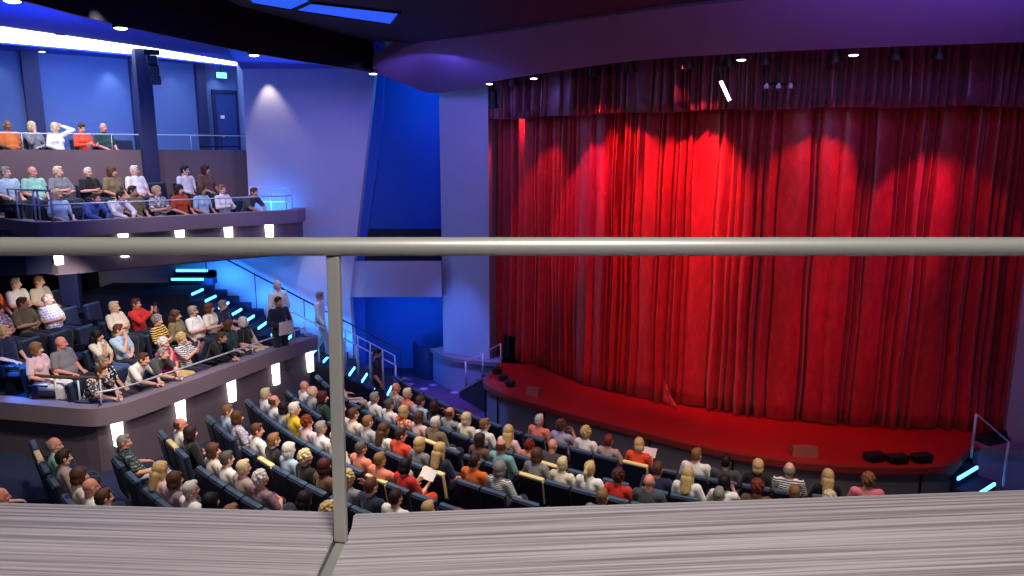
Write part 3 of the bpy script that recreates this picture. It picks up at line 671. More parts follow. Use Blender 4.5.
BAL = [
 [P(60, 195, 'long', 'blond', 'lblue', 'light blue top', 'lap', 0, 'f'), P(93, 190, 'short', 'brown', 'blue', 'blue sweater', 'lean', 0, long=True), P(106.7, 191.5, 'short', 'dbrown', 'white', 'white shirt', 'lean', 25, long=True), P(128.5, 193, 'short', 'dbrown', 'olive', 'olive brown top', 'lap', 25, skin='t'),
  P(165.5, 190, 'curly', 'blond', 'grey', 'grey floral top', 'cross', 0, 'f', pat='floral'), P(184.7, 193, 'bob', 'dbrown', 'rust', 'rust orange top', 'lap', 0, 'f'), P(204, 191, 'bob', 'brown', 'lblue', 'light blue top', 'lap', 25, 'f', skin='t'),
  P(227.7, 188.7, 'short', 'lbrown', 'white', 'white cardigan', 'cross', 0, 'f', long=True), P(244, 187, 'short', 'brown', 'dgrey', 'dark grey tee', 'lean', 0, skin='t')],
 [P(-4, 172, 'short', 'grey', 'lblue', 'pale blue shirt', 'lap', 25), P(35, 168, 'bald', 'grey', 'mint', 'mint green tee', 'lap', 25, belly=True, skin='r'), P(50, 169.5, 'short', 'lblond', 'grey', 'grey top', 'cross', 25, 'f'), P(94.4, 167.5, 'short', 'white', 'black', 'black tee', 'cross', 0, skin='t'),
  P(115.5, 172, 'bob', 'brown', 'olive', 'olive top', 'lap', 25, 'f', skin='t', legs='khaki'), P(128.5, 169, 'short', 'white', 'white', 'white shirt', 'lap', 25, belly=True, skin='r'), P(190, 173, 'short', 'black', 'white', 'pinkish white shirt', 'lap', 25, long=True), P(203, 173.5, 'bob', 'dbrown', 'brown', 'brown top', 'lap', 25, 'f', skin='t')],
 [P(-6, 124, 'short', 'grey', 'cream', 'cream top', 'lap', 0), P(8, 122, 'fringe', 'grey', 'ocher', 'orange brown shirt', 'lap', 0, belly=True, skin='d'), P(31, 122, 'bob', 'lblond', 'grey', 'grey jacket', 'chin', 0, 'f', long=True), P(48.5, 125, 'bob', 'lblond', 'white', 'white blouse', 'behind', 25, 'f', long=True),
  P(87, 127, 'short', 'brown', 'orangered', 'orange red top', 'read', 0, 'f', long=True), P(100, 125, 'bald', 'grey', 'dgreen', 'dark green polo', 'lap', 0, belly=True, skin='r')],
]
PLANS = []
for k, pp in STALLS.items():
    row = ArcRow(k); a, b = ST_END[k]
    ta = solve(row, a) if k < 8 else min(solve(row, r['u']) for r in pp)-{8: .1, 9: 1.0, 10: .1}[k]
    PLANS.append((layout(row, pp, ta, solve(row, b), ST_CREAM.get(k, ())), row.name, 'seats of the %s' % row.name))
tnames = ['front terrace row', 'second terrace row', 'third terrace row', 'fourth terrace row', 'fifth terrace row']
for i, pp in enumerate(TER):
    hi = [16.1, 16.4, 16.0, 15.6, 15.9][i]; lo = [8.0, 7.8, 7.7, 7.6, 7.5][i]
    smax = (hi+TNn[i]*.418)/.908
    row = LineRow(TT, TN, TNn[i], TZ[i], TFACE, tnames[i], lo-1, smax+1); row.gap = [.425, .45, .475, .475, .475][i]
    PLANS.append((layout(row, pp, lo+.1, smax, [(), (), (), (50,), ()][i]), row.name, 'seats of the %s' % row.name))
bnames = ['front balcony row', 'second balcony row', 'top balcony row']
for i, pp in enumerate(BAL):
    row = LineRow(UT, UN, UNn[i], UZ[i], UFACE, bnames[i], 1.0, 9.5)
    PLANS.append((layout(row, pp, [2.2, 1.55, 1.2][i], [6.15, 5.85, 5.2][i]), row.name, 'seats of the %s' % row.name))
STANDING = [
 (P(277, 280, 'short', 'white', 'white', 'white shirt', 'stand', 0, long=True, legs='white'), 'standing before the tall slanted wall'),
 (P(278, 304, 'short', 'dbrown', 'navy', 'navy sweater holding a folder', 'hold', 0, long=True, skin='t'), 'standing by the terrace rail'),
 (P(324, 304, 'short', 'grey', 'white', 'white top', 'walk', 0, long=True, legs='lgrey'), 'on the stairs behind the rail post'),
 (P(375.7, 349, 'short', 'dbrown', 'navy', 'dark tee', 'walk', 0, skin='t'), 'walking past the foot of the blue-lit stairs'),
]
for h in ('short', 'fringe', 'bob', 'long', 'curly', 'ponytail'): HAIR[h] = remeshed('hair', hair_bm(h), .0075, 1, [M['hair']])
for pl, _, _ in PLANS:
    for r in pl['people']: need(r['pose'], r['yaw'], r['sex'] == 'f', r.get('belly', False))
for r, _ in STANDING: need(r['pose'], r['yaw'], r['sex'] == 'f', False)
bake_protos()
for pl, where, group in PLANS: build_row(pl, where, group)

# ------------------------------------------------------------------ setting: floors
V2 = lambda *a: Vector(a)
struct('floor', BOX((0, 12, -.15), (34, 40, .3)), M['carpet'])
def sector(bm, c, r0, r1, a0, a1, z0, z1, n=40):
    A = [math.radians(a0+(a1-a0)*i/n) for i in range(n+1)]
    pts = [c+Vector((math.cos(a), math.sin(a)))*r1 for a in A]+[c+Vector((math.cos(a), math.sin(a)))*r0 for a in reversed(A)]
    lo = [bm.verts.new((p.x, p.y, z0)) for p in pts]; hi = [bm.verts.new((p.x, p.y, z1)) for p in pts]; N = 2*n+2
    for i in range(n):
        j = N-1-i
        bm.faces.new((hi[i], hi[i+1], hi[j-1], hi[j])); bm.faces.new((lo[j], lo[j-1], lo[i+1], lo[i]))
    for i in range(N): bm.faces.new((lo[i], lo[(i+1) % N], hi[(i+1) % N], hi[i]))
bm = bmesh.new()
for k in range(2, 12):
    r0 = RAD[k-1]+.07 if k <= 11 else 0; r1 = (RAD[k] if k < 11 else 24)+.07
    if k == 11: r0 = RAD[10]+.07
    if k == 10: r1 = RAD[10]+.07
    sector(bm, SC, r0, r1, 209 if k > 3 else 212, 285, -.05, RAKE*(k-1))
struct('floor_stalls', bm, M['carpet_dark'])

# terrace block (lower side balcony)
def tpt(n, s): return TN*n+TT*s
def s_at_y(n, y): return (y+n*.418)/.908
def s_left(n): return 7.84-(n+11.34)*0 if n > -11.4 else 7.84+(n+11.34)*.215
YST = 16.9
bm = bmesh.new(); lim = [TF0-.2, -12.30, -13.15, -14.0, -14.85, -17.5]
for i in range(5):
    n0, n1 = lim[i]-(.02 if i == 0 else 0), lim[i+1]
    prism(bm, [tpt(n0, s_left(n0)+.05), tpt(n0, min(s_at_y(n0, YST), 16.9)), tpt(n1, s_at_y(n1, YST)), tpt(n1, s_left(n1)+.05)], 0, TZ[i])
struct('floor_terrace', bm, M['carpet_dark'])
tf = [(-13.5, 13.33), (-8.89, 12.28), (-7.25, 11.92)]+[tuple(p) for p in catmull([(-7.03, 11.90), (-6.82, 12.03), (-6.54, 12.44), (-5.76, 14.27), (-5.13, 15.80), (-4.72, 16.62)], 6)]
struct('wall_terrace_front', ribbon(tf, -.02, 1.56, .12), M['balcony_low'])
def off(path, d):
    P_ = [Vector((p[0], p[1])) for p in path]; o = []
    for i, p in enumerate(P_):
        t = (P_[min(i+1, len(P_)-1)]-P_[max(i-1, 0)]).normalized(); o.append(p+Vector((-t.y, t.x))*d)
    return o
endcap = catmull([tf[-1], (-4.62, 16.74), (-4.70, 16.86), (-4.86, 16.88)], 4)[1:]
bm = ribbon(off(list(tf)+[tuple(p) for p in endcap], -.09), 1.54, 1.85, .3); bmesh.ops.recalc_face_normals(bm, faces=bm.faces[:])
struct('trim_terrace_cap', bm, M['balcony_clad'], smooth=True)

# balcony block (upper side balcony), its soffit, parapet and the top tier
bf = [(-15.0, 18.45), (-10.88, 15.73), (-9.62, 14.86), (-9.36, 14.71), (-9.14, 14.72), (-8.95, 14.86), (-7.0, 16.42), (-5.42, 17.68), (-5.24, 17.86), (-5.2, 18.1), (-5.25, 18.54)]
struct('wall_balcony_front', ribbon(bf, 3.66, 4.42, .12), M['balcony_low'])
struct('trim_balcony_cap', ribbon(off(bf, -.08), 4.40, 4.71, .28), M['balcony_clad'])
def upt(n, s): return UN*n+UT*s
bm = bmesh.new()
prism(bm, [(-15, 18.5), (-10.88, 15.80), (-9.25, 14.80), (-5.45, 17.82), (-5.35, 18.5), (-6.6, 21.5), (-12.5, 24)], 3.62, 3.70)
struct('ceiling_terrace', bm, mat('soffit_paint', S(92, 82, 112), .7))
bm = bmesh.new(); ul = [-17.28, -18.32, -19.9]
for i in range(2):
    n0, n1 = ul[i], ul[i+1]; prism(bm, [upt(n0, 1.55), upt(n0, [6.9, 6.75][i]), upt(n1, [6.75, 6.2][i]), upt(n1, .2)], 3.68, UZ[i])
struct('floor_balcony', bm, M['carpet_dark'])
bm = bmesh.new(); prism(bm, [upt(-20.06, -1.0), upt(-20.06, 9.8), upt(-22.5, 10.2), upt(-22.5, -1.0)], 5.3, UZ[2]); struct('floor_top_tier', bm, M['carpet_dark'])
bm = bmesh.new(); prism(bm, [upt(-19.9, -1.0), upt(-19.9, 10.2), upt(-20.08, 10.2), upt(-20.08, -1.0)], 4.0, 6.13); struct('wall_top_tier_parapet', bm, mat('parapet_cladding', S(112, 92, 98), .75, var=.12, bscale=40, bump=.1))
bm = bmesh.new(); prism(bm, [upt(-22.3, -3.0), upt(-22.3, 11.5), upt(-22.5, 11.5), upt(-22.5, -3.0)], 3.7, 8.7); struct('wall_back_balcony', bm, M['blue_wall'])
bm = bmesh.new()
for (u0, u1) in ((27, 44), (134, 141), (199, 208)):
    a = onplane(u0, 110, UN, -22.05); b = onplane(u1, 110, UN, -22.05); d = UN*(-.25)
    prism(bm, [(a.x, a.y), (b.x, b.y), (b.x+d.x, b.y+d.y), (a.x+d.x, a.y+d.y)], 5.5, 8.6)
struct('trim_back_fins', bm, M['blue_fin'])
a = onplane(134, 100, UN, -19.75); b = onplane(156, 100, UN, -19.75); d = UN*(-.35)
a = onplane(139, 100, UN, -19.6); b = onplane(154, 100, UN, -19.6)
bm = PRISM([(a.x, a.y), (b.x, b.y), (b.x+d.x, b.y+d.y), (a.x+d.x, a.y+d.y)], 4.0, 8.6); struct('wall_pillar_balcony', bm, M['blue_fin'])
q = onplane(72, 300, UN, -18.4); struct('wall_pillar_terrace', BOX((q.x, q.y, 2.85), (.38, .34, 1.66), Rz(.3), .03), M['blue_fin'])
bm = PRISM([(-14.0, 13.6), (-12.2, 22.0), (-8.4, 20.9), (-8.3, 21.1), (-12.4, 22.3), (-14.3, 13.6)], 0, 3.7); struct('wall_back_terrace', bm, M['dark_wall'])
# dark booth front and frames far back under the balcony
bm = bmesh.new(); prism(bm, [(-11.2, 19.2), (-9.0, 19.6), (-9.0, 19.75), (-11.2, 19.35)], 1.8, 3.0); struct('wall_terrace_booth', bm, M['dark_wall'])

# tall slanted wall, recess behind it, small wing box and column
LWY = 18.55
lw = [(-10.5, LWY, 0), (-4.07, LWY, 0), (-4.14, LWY, 2.39), (-3.30, LWY, 8.08), (-3.2, LWY, 8.7), (-6.50, LWY, 8.7), (-6.58, LWY, 4.0), (-6.58, LWY, 3.66), (-10.5, LWY, 3.66)]
struct('wall_slanted', SLAB3(lw, (0, .35, 0)), M['wall_grey'])
struct('wall_slanted_return', PRISM([(-6.58, 18.9), (-8.3, 22.9), (-8.15, 23.0), (-6.46, 18.9)], 3.66, 8.7), M['blue_wall'])
struct('wall_recess', PRISM([(-6.5, 20.4), (-1.2, 20.4), (-1.2, 20.6), (-6.5, 20.6)], -.02, 8.7), M['royal'])
struct('wall_recess_panel', SLAB3([(-5.6, 19.5, 0), (-4.0, 19.5, 0), (-3.95, 19.5, 3.2), (-3.35, 19.5, 6.6), (-3.2, 19.5, 8.7), (-5.6, 19.5, 8.7)], (0, .12, 0)), M['royal'])
bm = ribbon([(-4.15, 18.62), (-1.80, 18.62)], 2.42, 3.34, .1); box(bm, (-2.98, 19.4, 2.46), (2.35, 1.5, .1)); struct('wall_wing_box', bm, M['wall_grey'])
struct('wall_wing_box_dark', PRISM([(-4.1, 20.15), (-1.3, 20.15), (-1.3, 20.25), (-4.1, 20.25)], 2.5, 4.0), M['dark_wall'])
struct('wall_proscenium_left', PRISM([(-1.80, 18.82), (-.57, 18.16), (-.20, 19.3), (-.2, 20.6), (-1.80, 20.6)], 0, 8.7), M['wall_grey'])
struct('wall_proscenium_right', PRISM([(9.16, 13.02), (9.75, 11.95), (11.2, 9.3), (11.6, 9.3), (11.4, 15.0), (9.9, 15.0)], 0, 8.7), M['wall_grey'])
struct('wall_stage_rear', PRISM([(-.3, 20.6), (11.4, 14.9), (11.5, 15.2), (-.3, 20.9)], 0, 8.7), M['dark_wall'])
ap = catmull([(-2.15, 19.3), (-1.85, 18.75), (-1.5, 18.36), (-.95, 18.08), (-.3, 17.9), (.3, 17.78)], 6)
struct('wall_apron', ribbon(ap, -.02, .80, .2), M['ledgeblue'])
struct('trim_apron_ledge', ribbon(off(ap, -.07), .80, .90, .55), M['balcony_clad'])
rp = catmull([(8.35, 12.45), (8.9, 12.35), (9.4, 11.9), (9.9, 11.0)], 6)
struct('wall_apron_right', ribbon(rp, -.02, .80, .2), M['ledgeblue'])
struct('trim_apron_ledge_right', ribbon(off(rp, -.06), .80, .92, .45), M['balcony_clad'])
struct('wall_recess_drape', ribbon(catmull([(-2.75, 19.9), (-2.62, 19.5), (-2.3, 19.25), (-1.95, 19.3)], 5), 0, .9, .08), M['blue_fin'])

# ceiling, beam and the header over the stage
HL = catmull([(-2.95, 16.3), (-2.45, 17.35), (-1.80, 18.3), (-.26, 16.5), (1.92, 13.7), (3.4, 12.6), (5.32, 11.8), (7.42, 11.2), (9.3, 10.9), (12.0, 10.8)], 7)
HU = catmull([(-2.85, 15.7), (-2.35, 15.8), (-1.75, 15.75), (-.5, 14.6), (1.45, 12.7), (2.6, 11.8), (4.17, 11.0), (7.0, 10.2), (9.3, 9.9), (12.0, 9.8)], 7)
zl = catmull([(0, 0, 7.74), (0, 0, 7.60), (0, 0, 7.46), (0, 0, 7.6)]+[(0, 0, 7.65)]*6, 7); zu = catmull([(0, 0, 7.78), (0, 0, 8.1), (0, 0, 8.3)]+[(0, 0, 8.25)]*7, 7)
bm = bmesh.new(); rows = []
for a, b, c, d in zip(HL, HU, zl, zu): rows.append([bm.verts.new((a.x, a.y, c.z)), bm.verts.new((b.x, b.y, d.z)), bm.verts.new((b.x, b.y+.12, d.z+.25)), bm.verts.new((a.x, a.y+.16, c.z+.08))])
for a, b in zip(rows, rows[1:]):
    for k in range(4): bm.faces.new((a[k], b[k], b[(k+1) % 4], a[(k+1) % 4]))
bm.faces.new(rows[0]); bm.faces.new(rows[-1][::-1])
struct('wall_stage_header', bm, M['header'], smooth=True)
bm = bmesh.new(); hp = [(p.x, p.y+.05) for p in HU]
prism(bm, hp+[(12, -1), (-4.4, -1), (-4.5, 8.0), (-4.2, 12), (-2.9, 15.7)], 8.30, 8.36); struct('ceiling_stalls', bm, M['navy_ceil'])
bm = bmesh.new(); prism(bm, [(-3.4, 15.6), (12, 8), (12, 22), (-3.4, 22)], 9.4, 9.5); struct('ceiling_stage', bm, M['dark_wall'])
bm = bmesh.new(); prism(bm, [(-5.75, 6), (-5.5, 8.3), (-5.2, 10.3), (-4.4, 13.1), (-3.0, 16.0), (-3.0, 18.2), (-3.3, 21), (-8.0, 23.4), (-16, 17.5), (-16, 6)], 8.5, 8.6); struct('ceiling_balcony', bm, M['blue_ceil'])
bm = bmesh.new(); prism(bm, [(-4.85, 12.7), (-3.85, 14.95), (-3.15, 16.3), (-3.05, 17.0), (-3.1, 18.9), (-6.65, 18.9), (-6.2, 17.3)], 8.06, 8.5); struct('ceiling_step', bm, M['blue_ceil'])
beam = catmull([(-5.75, 5.5), (-5.38, 8.3), (-5.13, 10.2), (-4.34, 13.0), (-3.45, 15.0), (-2.88, 16.05)], 6)
struct('ceiling_beam', ribbon(beam, 7.72, 8.9, .05), M['gloss_dark'], smooth=True)
struct('wall_outer_left', PRISM([(-16, 5.6), (-15.7, 5.6), (-15.7, 19), (-16, 19)], 0, 8.7), M['dark_wall'])
struct('wall_outer_right', PRISM([(11.4, -.6), (11.7, -.6), (11.7, 10), (11.4, 10)], 0, 8.7), M['dark_wall'])

# door on the top tier
a = onplane(216, 120, UN, -22.27); b = onplane(236, 120, UN, -22.27); d = UN*.05; bm = bmesh.new()
door = PRISM([(a.x, a.y), (b.x, b.y), (b.x+d.x, b.y+d.y), (a.x+d.x, a.y+d.y)], UZ[2], 7.72)
dr = struct('door_1', door, M['door_blue']); dr['label'] = 'blue door at the back of the top tier'
bm = bmesh.new(); w = (b-a).normalized(); fr = []
for p0, p1, z0, z1 in ((a-w*.08, a, UZ[2], 7.8), (b, b+w*.08, UZ[2], 7.8), (a-w*.08, b+w*.08, 7.72, 7.82)):
    e = UN*.09; prism(bm, [(p0.x, p0.y), (p1.x, p1.y), (p1.x+e.x, p1.y+e.y), (p0.x+e.x, p0.y+e.y)], z0, z1)
obj('door_frame', bm, M['blue_fin'], dr)
h = a.lerp(b, .12); obj('door_handle', TUBE([(h.x+UN.x*.1, h.y+UN.y*.1, 6.5), (h.x+UN.x*.1+w.x*.12, h.y+UN.y*.1+w.y*.12, 6.5)], .018), M['steel'], dr)
h = a.lerp(b, .3); obj('door_notice', BOX((h.x+UN.x*.06, h.y+UN.y*.06, 7.06), (.11, .02, .09), Rz(angle_of(-UN))), M['paper'], dr)
q = onplane(221, 70, UN, -22.0)
t = thing('exit_sign', 'small glowing green exit sign above the blue door', 'exit sign', (q.x, q.y, 8.2), angle_of(-UN))
obj('sign_box', BOX((0, .02, 0), (.30, .06, .17), None, .01), M['dark_metal'], t); obj('sign_face', BOX((0, -.02, 0), (.28, .02, .15), None, .004), M['exit_glow'], t)
obj('hanger', TUBE([(0, .02, .08), (0, .02, .3)], .012, 8), M['dark_metal'], t)

# ------------------------------------------------------------------ stage, curtain, valance
se = catmull([(-.30, 17.75), (-.42, 17.2), (-.58, 16.6), (-.60, 16.2), (-.42, 15.8), (.05, 15.2), (.98, 14.36), (2.41, 13.22), (3.36, 12.52), (4.27, 12.02), (5.34, 11.69), (6.47, 11.6), (7.3, 11.72), (8.0, 12.3)], 7)
stage = thing('stage', 'red-lit thrust stage with curved edge in front of the closed curtain', 'stage', (4, 14, 0))
O = Vector((-4, -14, 0))
def loc(bm): bmesh.ops.translate(bm, vec=O, verts=bm.verts[:]); return bm
back = [(9.2, 12.9), (9.9, 14.9), (-.2, 20.4), (-.25, 18.2)]
obj('deck', loc(PRISM([(p.x, p.y) for p in se]+back, .84, .90)), M['stage_deck'], stage)
obj('edge_trim', loc(ribbon(off(se, -.05), .80, .915, .11)), M['stage_edge'], stage)
npan = 9; L = len(se)
for i in range(npan):
    i0 = int(i*(L-1)/npan); i1 = int((i+1)*(L-1)/npan)
    obj('front_panel', loc(ribbon(off(se[i0:i1+1], .03), 0, .80, .08)), M['stage_front'], stage)
    p = off(se, -.0)[i1]
    if i < npan-1: obj('panel_joint', loc(BOX((p.x, p.y, .4), (.03, .03, .78))), M['dark_metal'], stage)

CUR = [Vector(p) for p in catmull([(-.55, 19.3), (-.32, 18.95), (0.05, 18.35), (.88, 17.4), (1.42, 16.6), (2.1, 15.82), (2.9, 15.15), (3.6, 14.6), (4.5, 14.08), (5.3, 13.78), (6.2, 13.5), (7.0, 13.38), (7.95, 13.25), (9.15, 13.12), (9.75, 13.2)], 24)]
def arc(path):
    d = [0]
    for a, b in zip(path, path[1:]): d.append(d[-1]+(b-a).length)
    return d
def along(path, D, s):
    s = max(0, min(D[-1]-1e-4, s)); import bisect
    i = min(bisect.bisect_right(D, s)-1, len(path)-2); t = (s-D[i])/(D[i+1]-D[i]); p = path[i].lerp(path[i+1], t)
    q = (path[min(i+2, len(path)-1)]-path[max(i-1, 0)]).normalized(); return p, Vector((q.y, -q.x))   # normal towards the house
def folds(total, seed, scale, wide):
    rnd = random.Random(seed); out = []; s = 0
    while s < total:
        r = rnd.random()
        if r < wide: w = rnd.uniform(.36, .62); a = rnd.uniform(.03, .07); o = rnd.uniform(.0, .06); e = .7
        elif r < .45: w = rnd.uniform(.18, .30); a = rnd.uniform(.24, .34); o = rnd.uniform(-.22, -.08); e = rnd.uniform(.9, 1.5)
        elif r < .57: w = rnd.uniform(.06, .12); a = rnd.uniform(.0, .02); o = rnd.uniform(-.26, -.2); e = 1
        else: w = rnd.uniform(.10, .17); a = rnd.uniform(.2, .3); o = rnd.uniform(-.24, -.08); e = rnd.uniform(1.0, 1.9)
        w *= scale; out.append((s, w, a*scale**.5, rnd.uniform(.3, .7), o*scale**.5, e)); s += w
    return out
def cloth_bm(path, z0, z1, seed, scale, wide, nz, step, hem=0, sway=.06, thick=.012):
    D = arc(path); F = folds(D[-1], seed, scale, wide); rnd = random.Random(seed+1); bm = bmesh.new()
    n = int(D[-1]/step); cols = []; fi = 0; ph = [rnd.uniform(0, 6.28) for _ in range(6)]
    for i in range(n+1):
        s = D[-1]*i/n
        while fi < len(F)-1 and s > F[fi+1][0]: fi += 1
        f = F[fi]; t = min(1, (s-f[0])/f[1]); t2 = t**(math.log(.5)/math.log(f[3])); d = f[2]*(abs(math.sin(PI*t2))**f[5])+f[4]
        col = []
        for k in range(nz+1):
            h = k/nz; z = z0+(z1-z0)*h
            open_ = .45+.55*(1-h)**.6                 # folds are pinched at the heading and open towards the hem
            ss = s+sway*(1-h)*math.sin(s*1.7+ph[0])+.012*math.sin(z*2.1+s*5+ph[1])
            p, nr = along(path, D, ss)
            dd = d*open_+.02*math.sin(z*1.1+s*2.3+ph[2])
            zz = z+(hem*(.5+.5*math.sin(s*3.1+ph[3])) if k == 0 else 0)
            col.append(bm.verts.new((p.x+nr.x*dd, p.y+nr.y*dd, zz)))
        cols.append(col)
    for a, b in zip(cols, cols[1:]):
        for k in range(nz): bm.faces.new((a[k], b[k], b[k+1], a[k+1]))
    return bm
def cloth(name, bm, m, label, cat, th):
    o = obj(name, bm, m, None, True); s = o.modifiers.new('thickness', 'SOLIDIFY'); s.thickness = th; s.offset = 0
    return tag(o, label, cat)
CURD = arc(CUR)
# the closed curtain is two widths that overlap at the middle, the left one lapping over the right
def sub(path, s0, s1, push=0):
    D = arc(path); out = []
    n = int((s1-s0)/.05)
    for i in range(n+1):
        p, nr = along(path, D, s0+(s1-s0)*i/n); out.append(p+nr*push)
    return out
mid = min(range(len(CUR)), key=lambda i: abs(proj((CUR[i].x, CUR[i].y, .95))[0]-660))
cl = cloth_bm(sub(CUR, .42, CURD[mid]+.25, .06), .915, 8.1, 11, .74, .16, 22, .0135, .02)
cloth('stage_curtain', cl, M['curtain'], 'red sequinned stage curtain, left half, its edge swept at the centre opening', 'curtain', .012)['group'] = 'stage curtain halves'
cl = cloth_bm(sub(CUR, CURD[mid]-.2, CURD[-1], -.12), .915, 8.1, 29, .86, .2, 22, .0135, .02)
cloth('stage_curtain', cl, M['curtain'], 'red sequinned stage curtain, right half, running to the right-hand wall', 'curtain', .012)['group'] = 'stage curtain halves'
# loose corner of cloth swept out on the deck at the opening
p, nr = along(CUR, CURD, CURD[mid]+.2); tg = Vector((-nr.y, nr.x)); bm = bmesh.new(); g = []
for i in range(9):
    c = []
    for k in range(7):
        a, b = i/8, k/6
        q = p+tg*(.42*a*(1-.75*b)-.1)+nr*(.10+.14*a*(1-b)**1.5+.03*math.sin(a*9))
        c.append(bm.verts.new((q.x, q.y, .92+.62*b*(1-.55*a)+.02*math.sin(a*8)*(1-b))))
    g.append(c)
for a, b in zip(g, g[1:]):
    for k in range(6): bm.faces.new((a[k], b[k], b[k+1], a[k+1]))
sw = obj('swept_corner', bm, M['curtain'], [o for o in bpy.data.objects if o.name == 'stage_curtain'][0], True); sw.modifiers.new('t', 'SOLIDIFY').thickness = .012
VP = sub(CUR, .95, CURD[-1], .50)
cloth('valance', cloth_bm(VP, 6.82, 8.25, 5, .62, .1, 6, .014, .03, .02), M['valance'], 'dark pleated valance hanging over the top of the red curtain', 'valance', .012)

# ------------------------------------------------------------------ steps with lit nosings
def steps(name, label, loc, rz, n, tread, rise, width, lit, led_len, z0=0, mt=None):
    """flight climbing along local -x, its treads running along local y"""
    t = thing(name, label, 'stairs', loc, rz); bm = bmesh.new()
    for i in range(n): box(bm, (-(i+.5)*tread, width/2, (i+1)*rise/2), (tread, width, (i+1)*rise))
    obj('treads', bm, mt or M['carpet_dark'], t)
    for i in lit: o = obj('step_light', BOX((-i*tread+.012, min(width/2, .5)-.02, (i+1)*rise-.025), (.035, led_len, .055), None, .006), M['led_blue'], t)
    return t
STX = -2.72; NST = 17; TRD = .302; RIS = .165
st = steps('aisle_stairs', 'blue-lit staircase climbing beside the lower terrace along the slanted wall', (STX, 16.95, 0), 0, NST, TRD, RIS, 1.55, range(0, NST), .62)
obj('stringer', SLAB3([(.06, -.06, 0), (.06, -.06, .12), (-NST*TRD*.42, -.06, NST*RIS*.42+.12), (-NST*TRD*.42, -.06, 0)], (0, .06, 0)), M['dark_wall'], st)
struct('floor_stair_landing', BOX((-9.0, 18.1, 1.4), (2.3, 2.4, 2.8)), M['carpet_dark'])
t = steps('upper_stairs', 'short flight of blue-lit steps at the back of the lower terrace', (-8.6, 18.25, 2.80), -PI/2, 3, .3, .17, 1.1, range(3), .8)
SA = Vector((-1.26, 17.80)); SD = Vector((.53, -.85)).normalized(); SY = Vector((-SD.y*-1, SD.x*-1)); SRZ = math.atan2(-SD.y, -SD.x)
SY = Vector((-math.sin(SRZ), math.cos(SRZ))); so = SA-SY*.5
st2 = steps('stage_steps', 'dark steps up to the left end of the stage', (so.x, so.y, 0), SRZ, 5, .25, .17, .5, (), .5)
obj('side_panel', SLAB3([(.04, .505, 0), (.04, .505, .14), (-1.27, .505, .86), (-1.27, .505, 0)], (0, .04, 0)), M['dark_wall'], st2)
obj('side_trim', SLAB3([(.04, .49, .14), (-1.27, .49, .86), (-1.27, .49, .91), (.04, .49, .19)], (0, .07, 0)), M['balcony_clad'], st2)
t = steps('stage_steps', 'blue-lit steps at the right end of the stage', (7.96, 11.38, 0), -.927, 4, .30, .20, .9, range(4), .78)

# ------------------------------------------------------------------ railings
def railing(name, label, path, h, post_idx, rad=.018, prad=.014, m=None, low=None, pm=None, cat='railing', pane=False):
    """path: points on what the posts stand on; top rail at height h above it"""
    m = m or M['rail_metal']; P_ = [Vector(p) for p in path]; t = thing(name, label, cat, P_[0])
    L = [p-P_[0] for p in P_]; up = Vector((0, 0, h))
    obj('top_rail', TUBE([p+up for p in L], rad, 10), m, t, True)
    for i in post_idx:
        p = L[i]; obj('post', TUBE([p, p+up], prad, 8), pm or m, t, True)
    if low: obj('mid_rail', TUBE([p+Vector((0, 0, low)) for p in L], rad*.7, 8), m, t, True)
    return t
capmid = off(tf, .06)
pts = [(p.x, p.y, 1.85) for p in capmid[3:]]
railing('terrace_railing', 'thin metal rail along the top of the lower terrace front', pts[::3]+[pts[-1]], .24, range(1, len(pts[::3]), 2), .016, .012)
capb = off(bf, .06); bp = [(p.x, p.y, 4.71) for p in capb[4:9]]
def subdiv(pts, n): return [tuple(Vector(a).lerp(Vector(b), k/n)) for a, b in zip(pts, pts[1:]) for k in range(n)]+[tuple(pts[-1])]
railing('balcony_railing', 'thin metal rail along the front of the upper side balcony', subdiv(bp, 3), .34, [0, 4, 7, 10, 12], .015, .012)
bl = [(p.x, p.y, 4.71) for p in capb[1:5]]
railing('balcony_stair_railing', 'blue-lit rail with tall posts at the left corner of the upper balcony', subdiv([bl[0], bl[1], bl[3]], 4), .62, [2, 4, 5, 8], .022, .02, low=.32)
railing('balcony_end_railing', 'thin blue-lit rail at the wall end of the upper balcony', [(-6.45, 18.3, 4.5), (-5.9, 18.2, 4.5), (-5.4, 18.2, 4.5)], .72, [0, 1, 2], .018, .014, low=.38)
a = atz(43, 367, 2.1); tl = [(-8.4, 12.36, 1.55), (-7.9, 12.28, 1.55), (-7.45, 12.2, 1.55), (-7.1, 12.25, 1.55)]
railing('terrace_corner_rail', 'brown wooden handrail on posts at the corner of the lower terrace', tl, .72, [0, 1, 2, 3], .03, .018, M['brown_wood'], pm=M['rail_metal'], low=.3)
rp_ = [upt(-19.99, s) for s in (.2, 2, 3.8, 5.6, 7.4, 9.6)]
railing('top_tier_railing', 'slender rail on top of the parapet of the top tier', [(p.x, p.y, 6.13) for p in rp_], .36, range(6), .013, .011)
dq = [onplane(u, 150, UN, -20.4) for u in (201, 222, 240)]
railing('landing_railing', 'small dark guard rail on the landing in front of the blue door', [(q.x, q.y, UZ[2]) for q in dq], 1.0, [0, 1, 2], .022, .018, M['dark_metal'], low=.7)
n_ = 14; sp = [(STX-.05-i*TRD*1.0, 16.98, (i+1)*RIS) for i in range(0, 9)]
railing('stair_railing', 'blue-lit stair railing with white posts beside the slanted wall', sp, .92, [0, 1, 2, 3, 4, 5, 6, 7, 8], .018, .02)
sp = [(STX-.2-i*TRD, 17.82, (i+1)*RIS) for i in range(0, 6)]
railing('stair_railing', 'blue-lit middle rail of the stairs with white posts, behind the first', sp, .92, [0, 1, 2, 3, 4, 5], .016, .018)
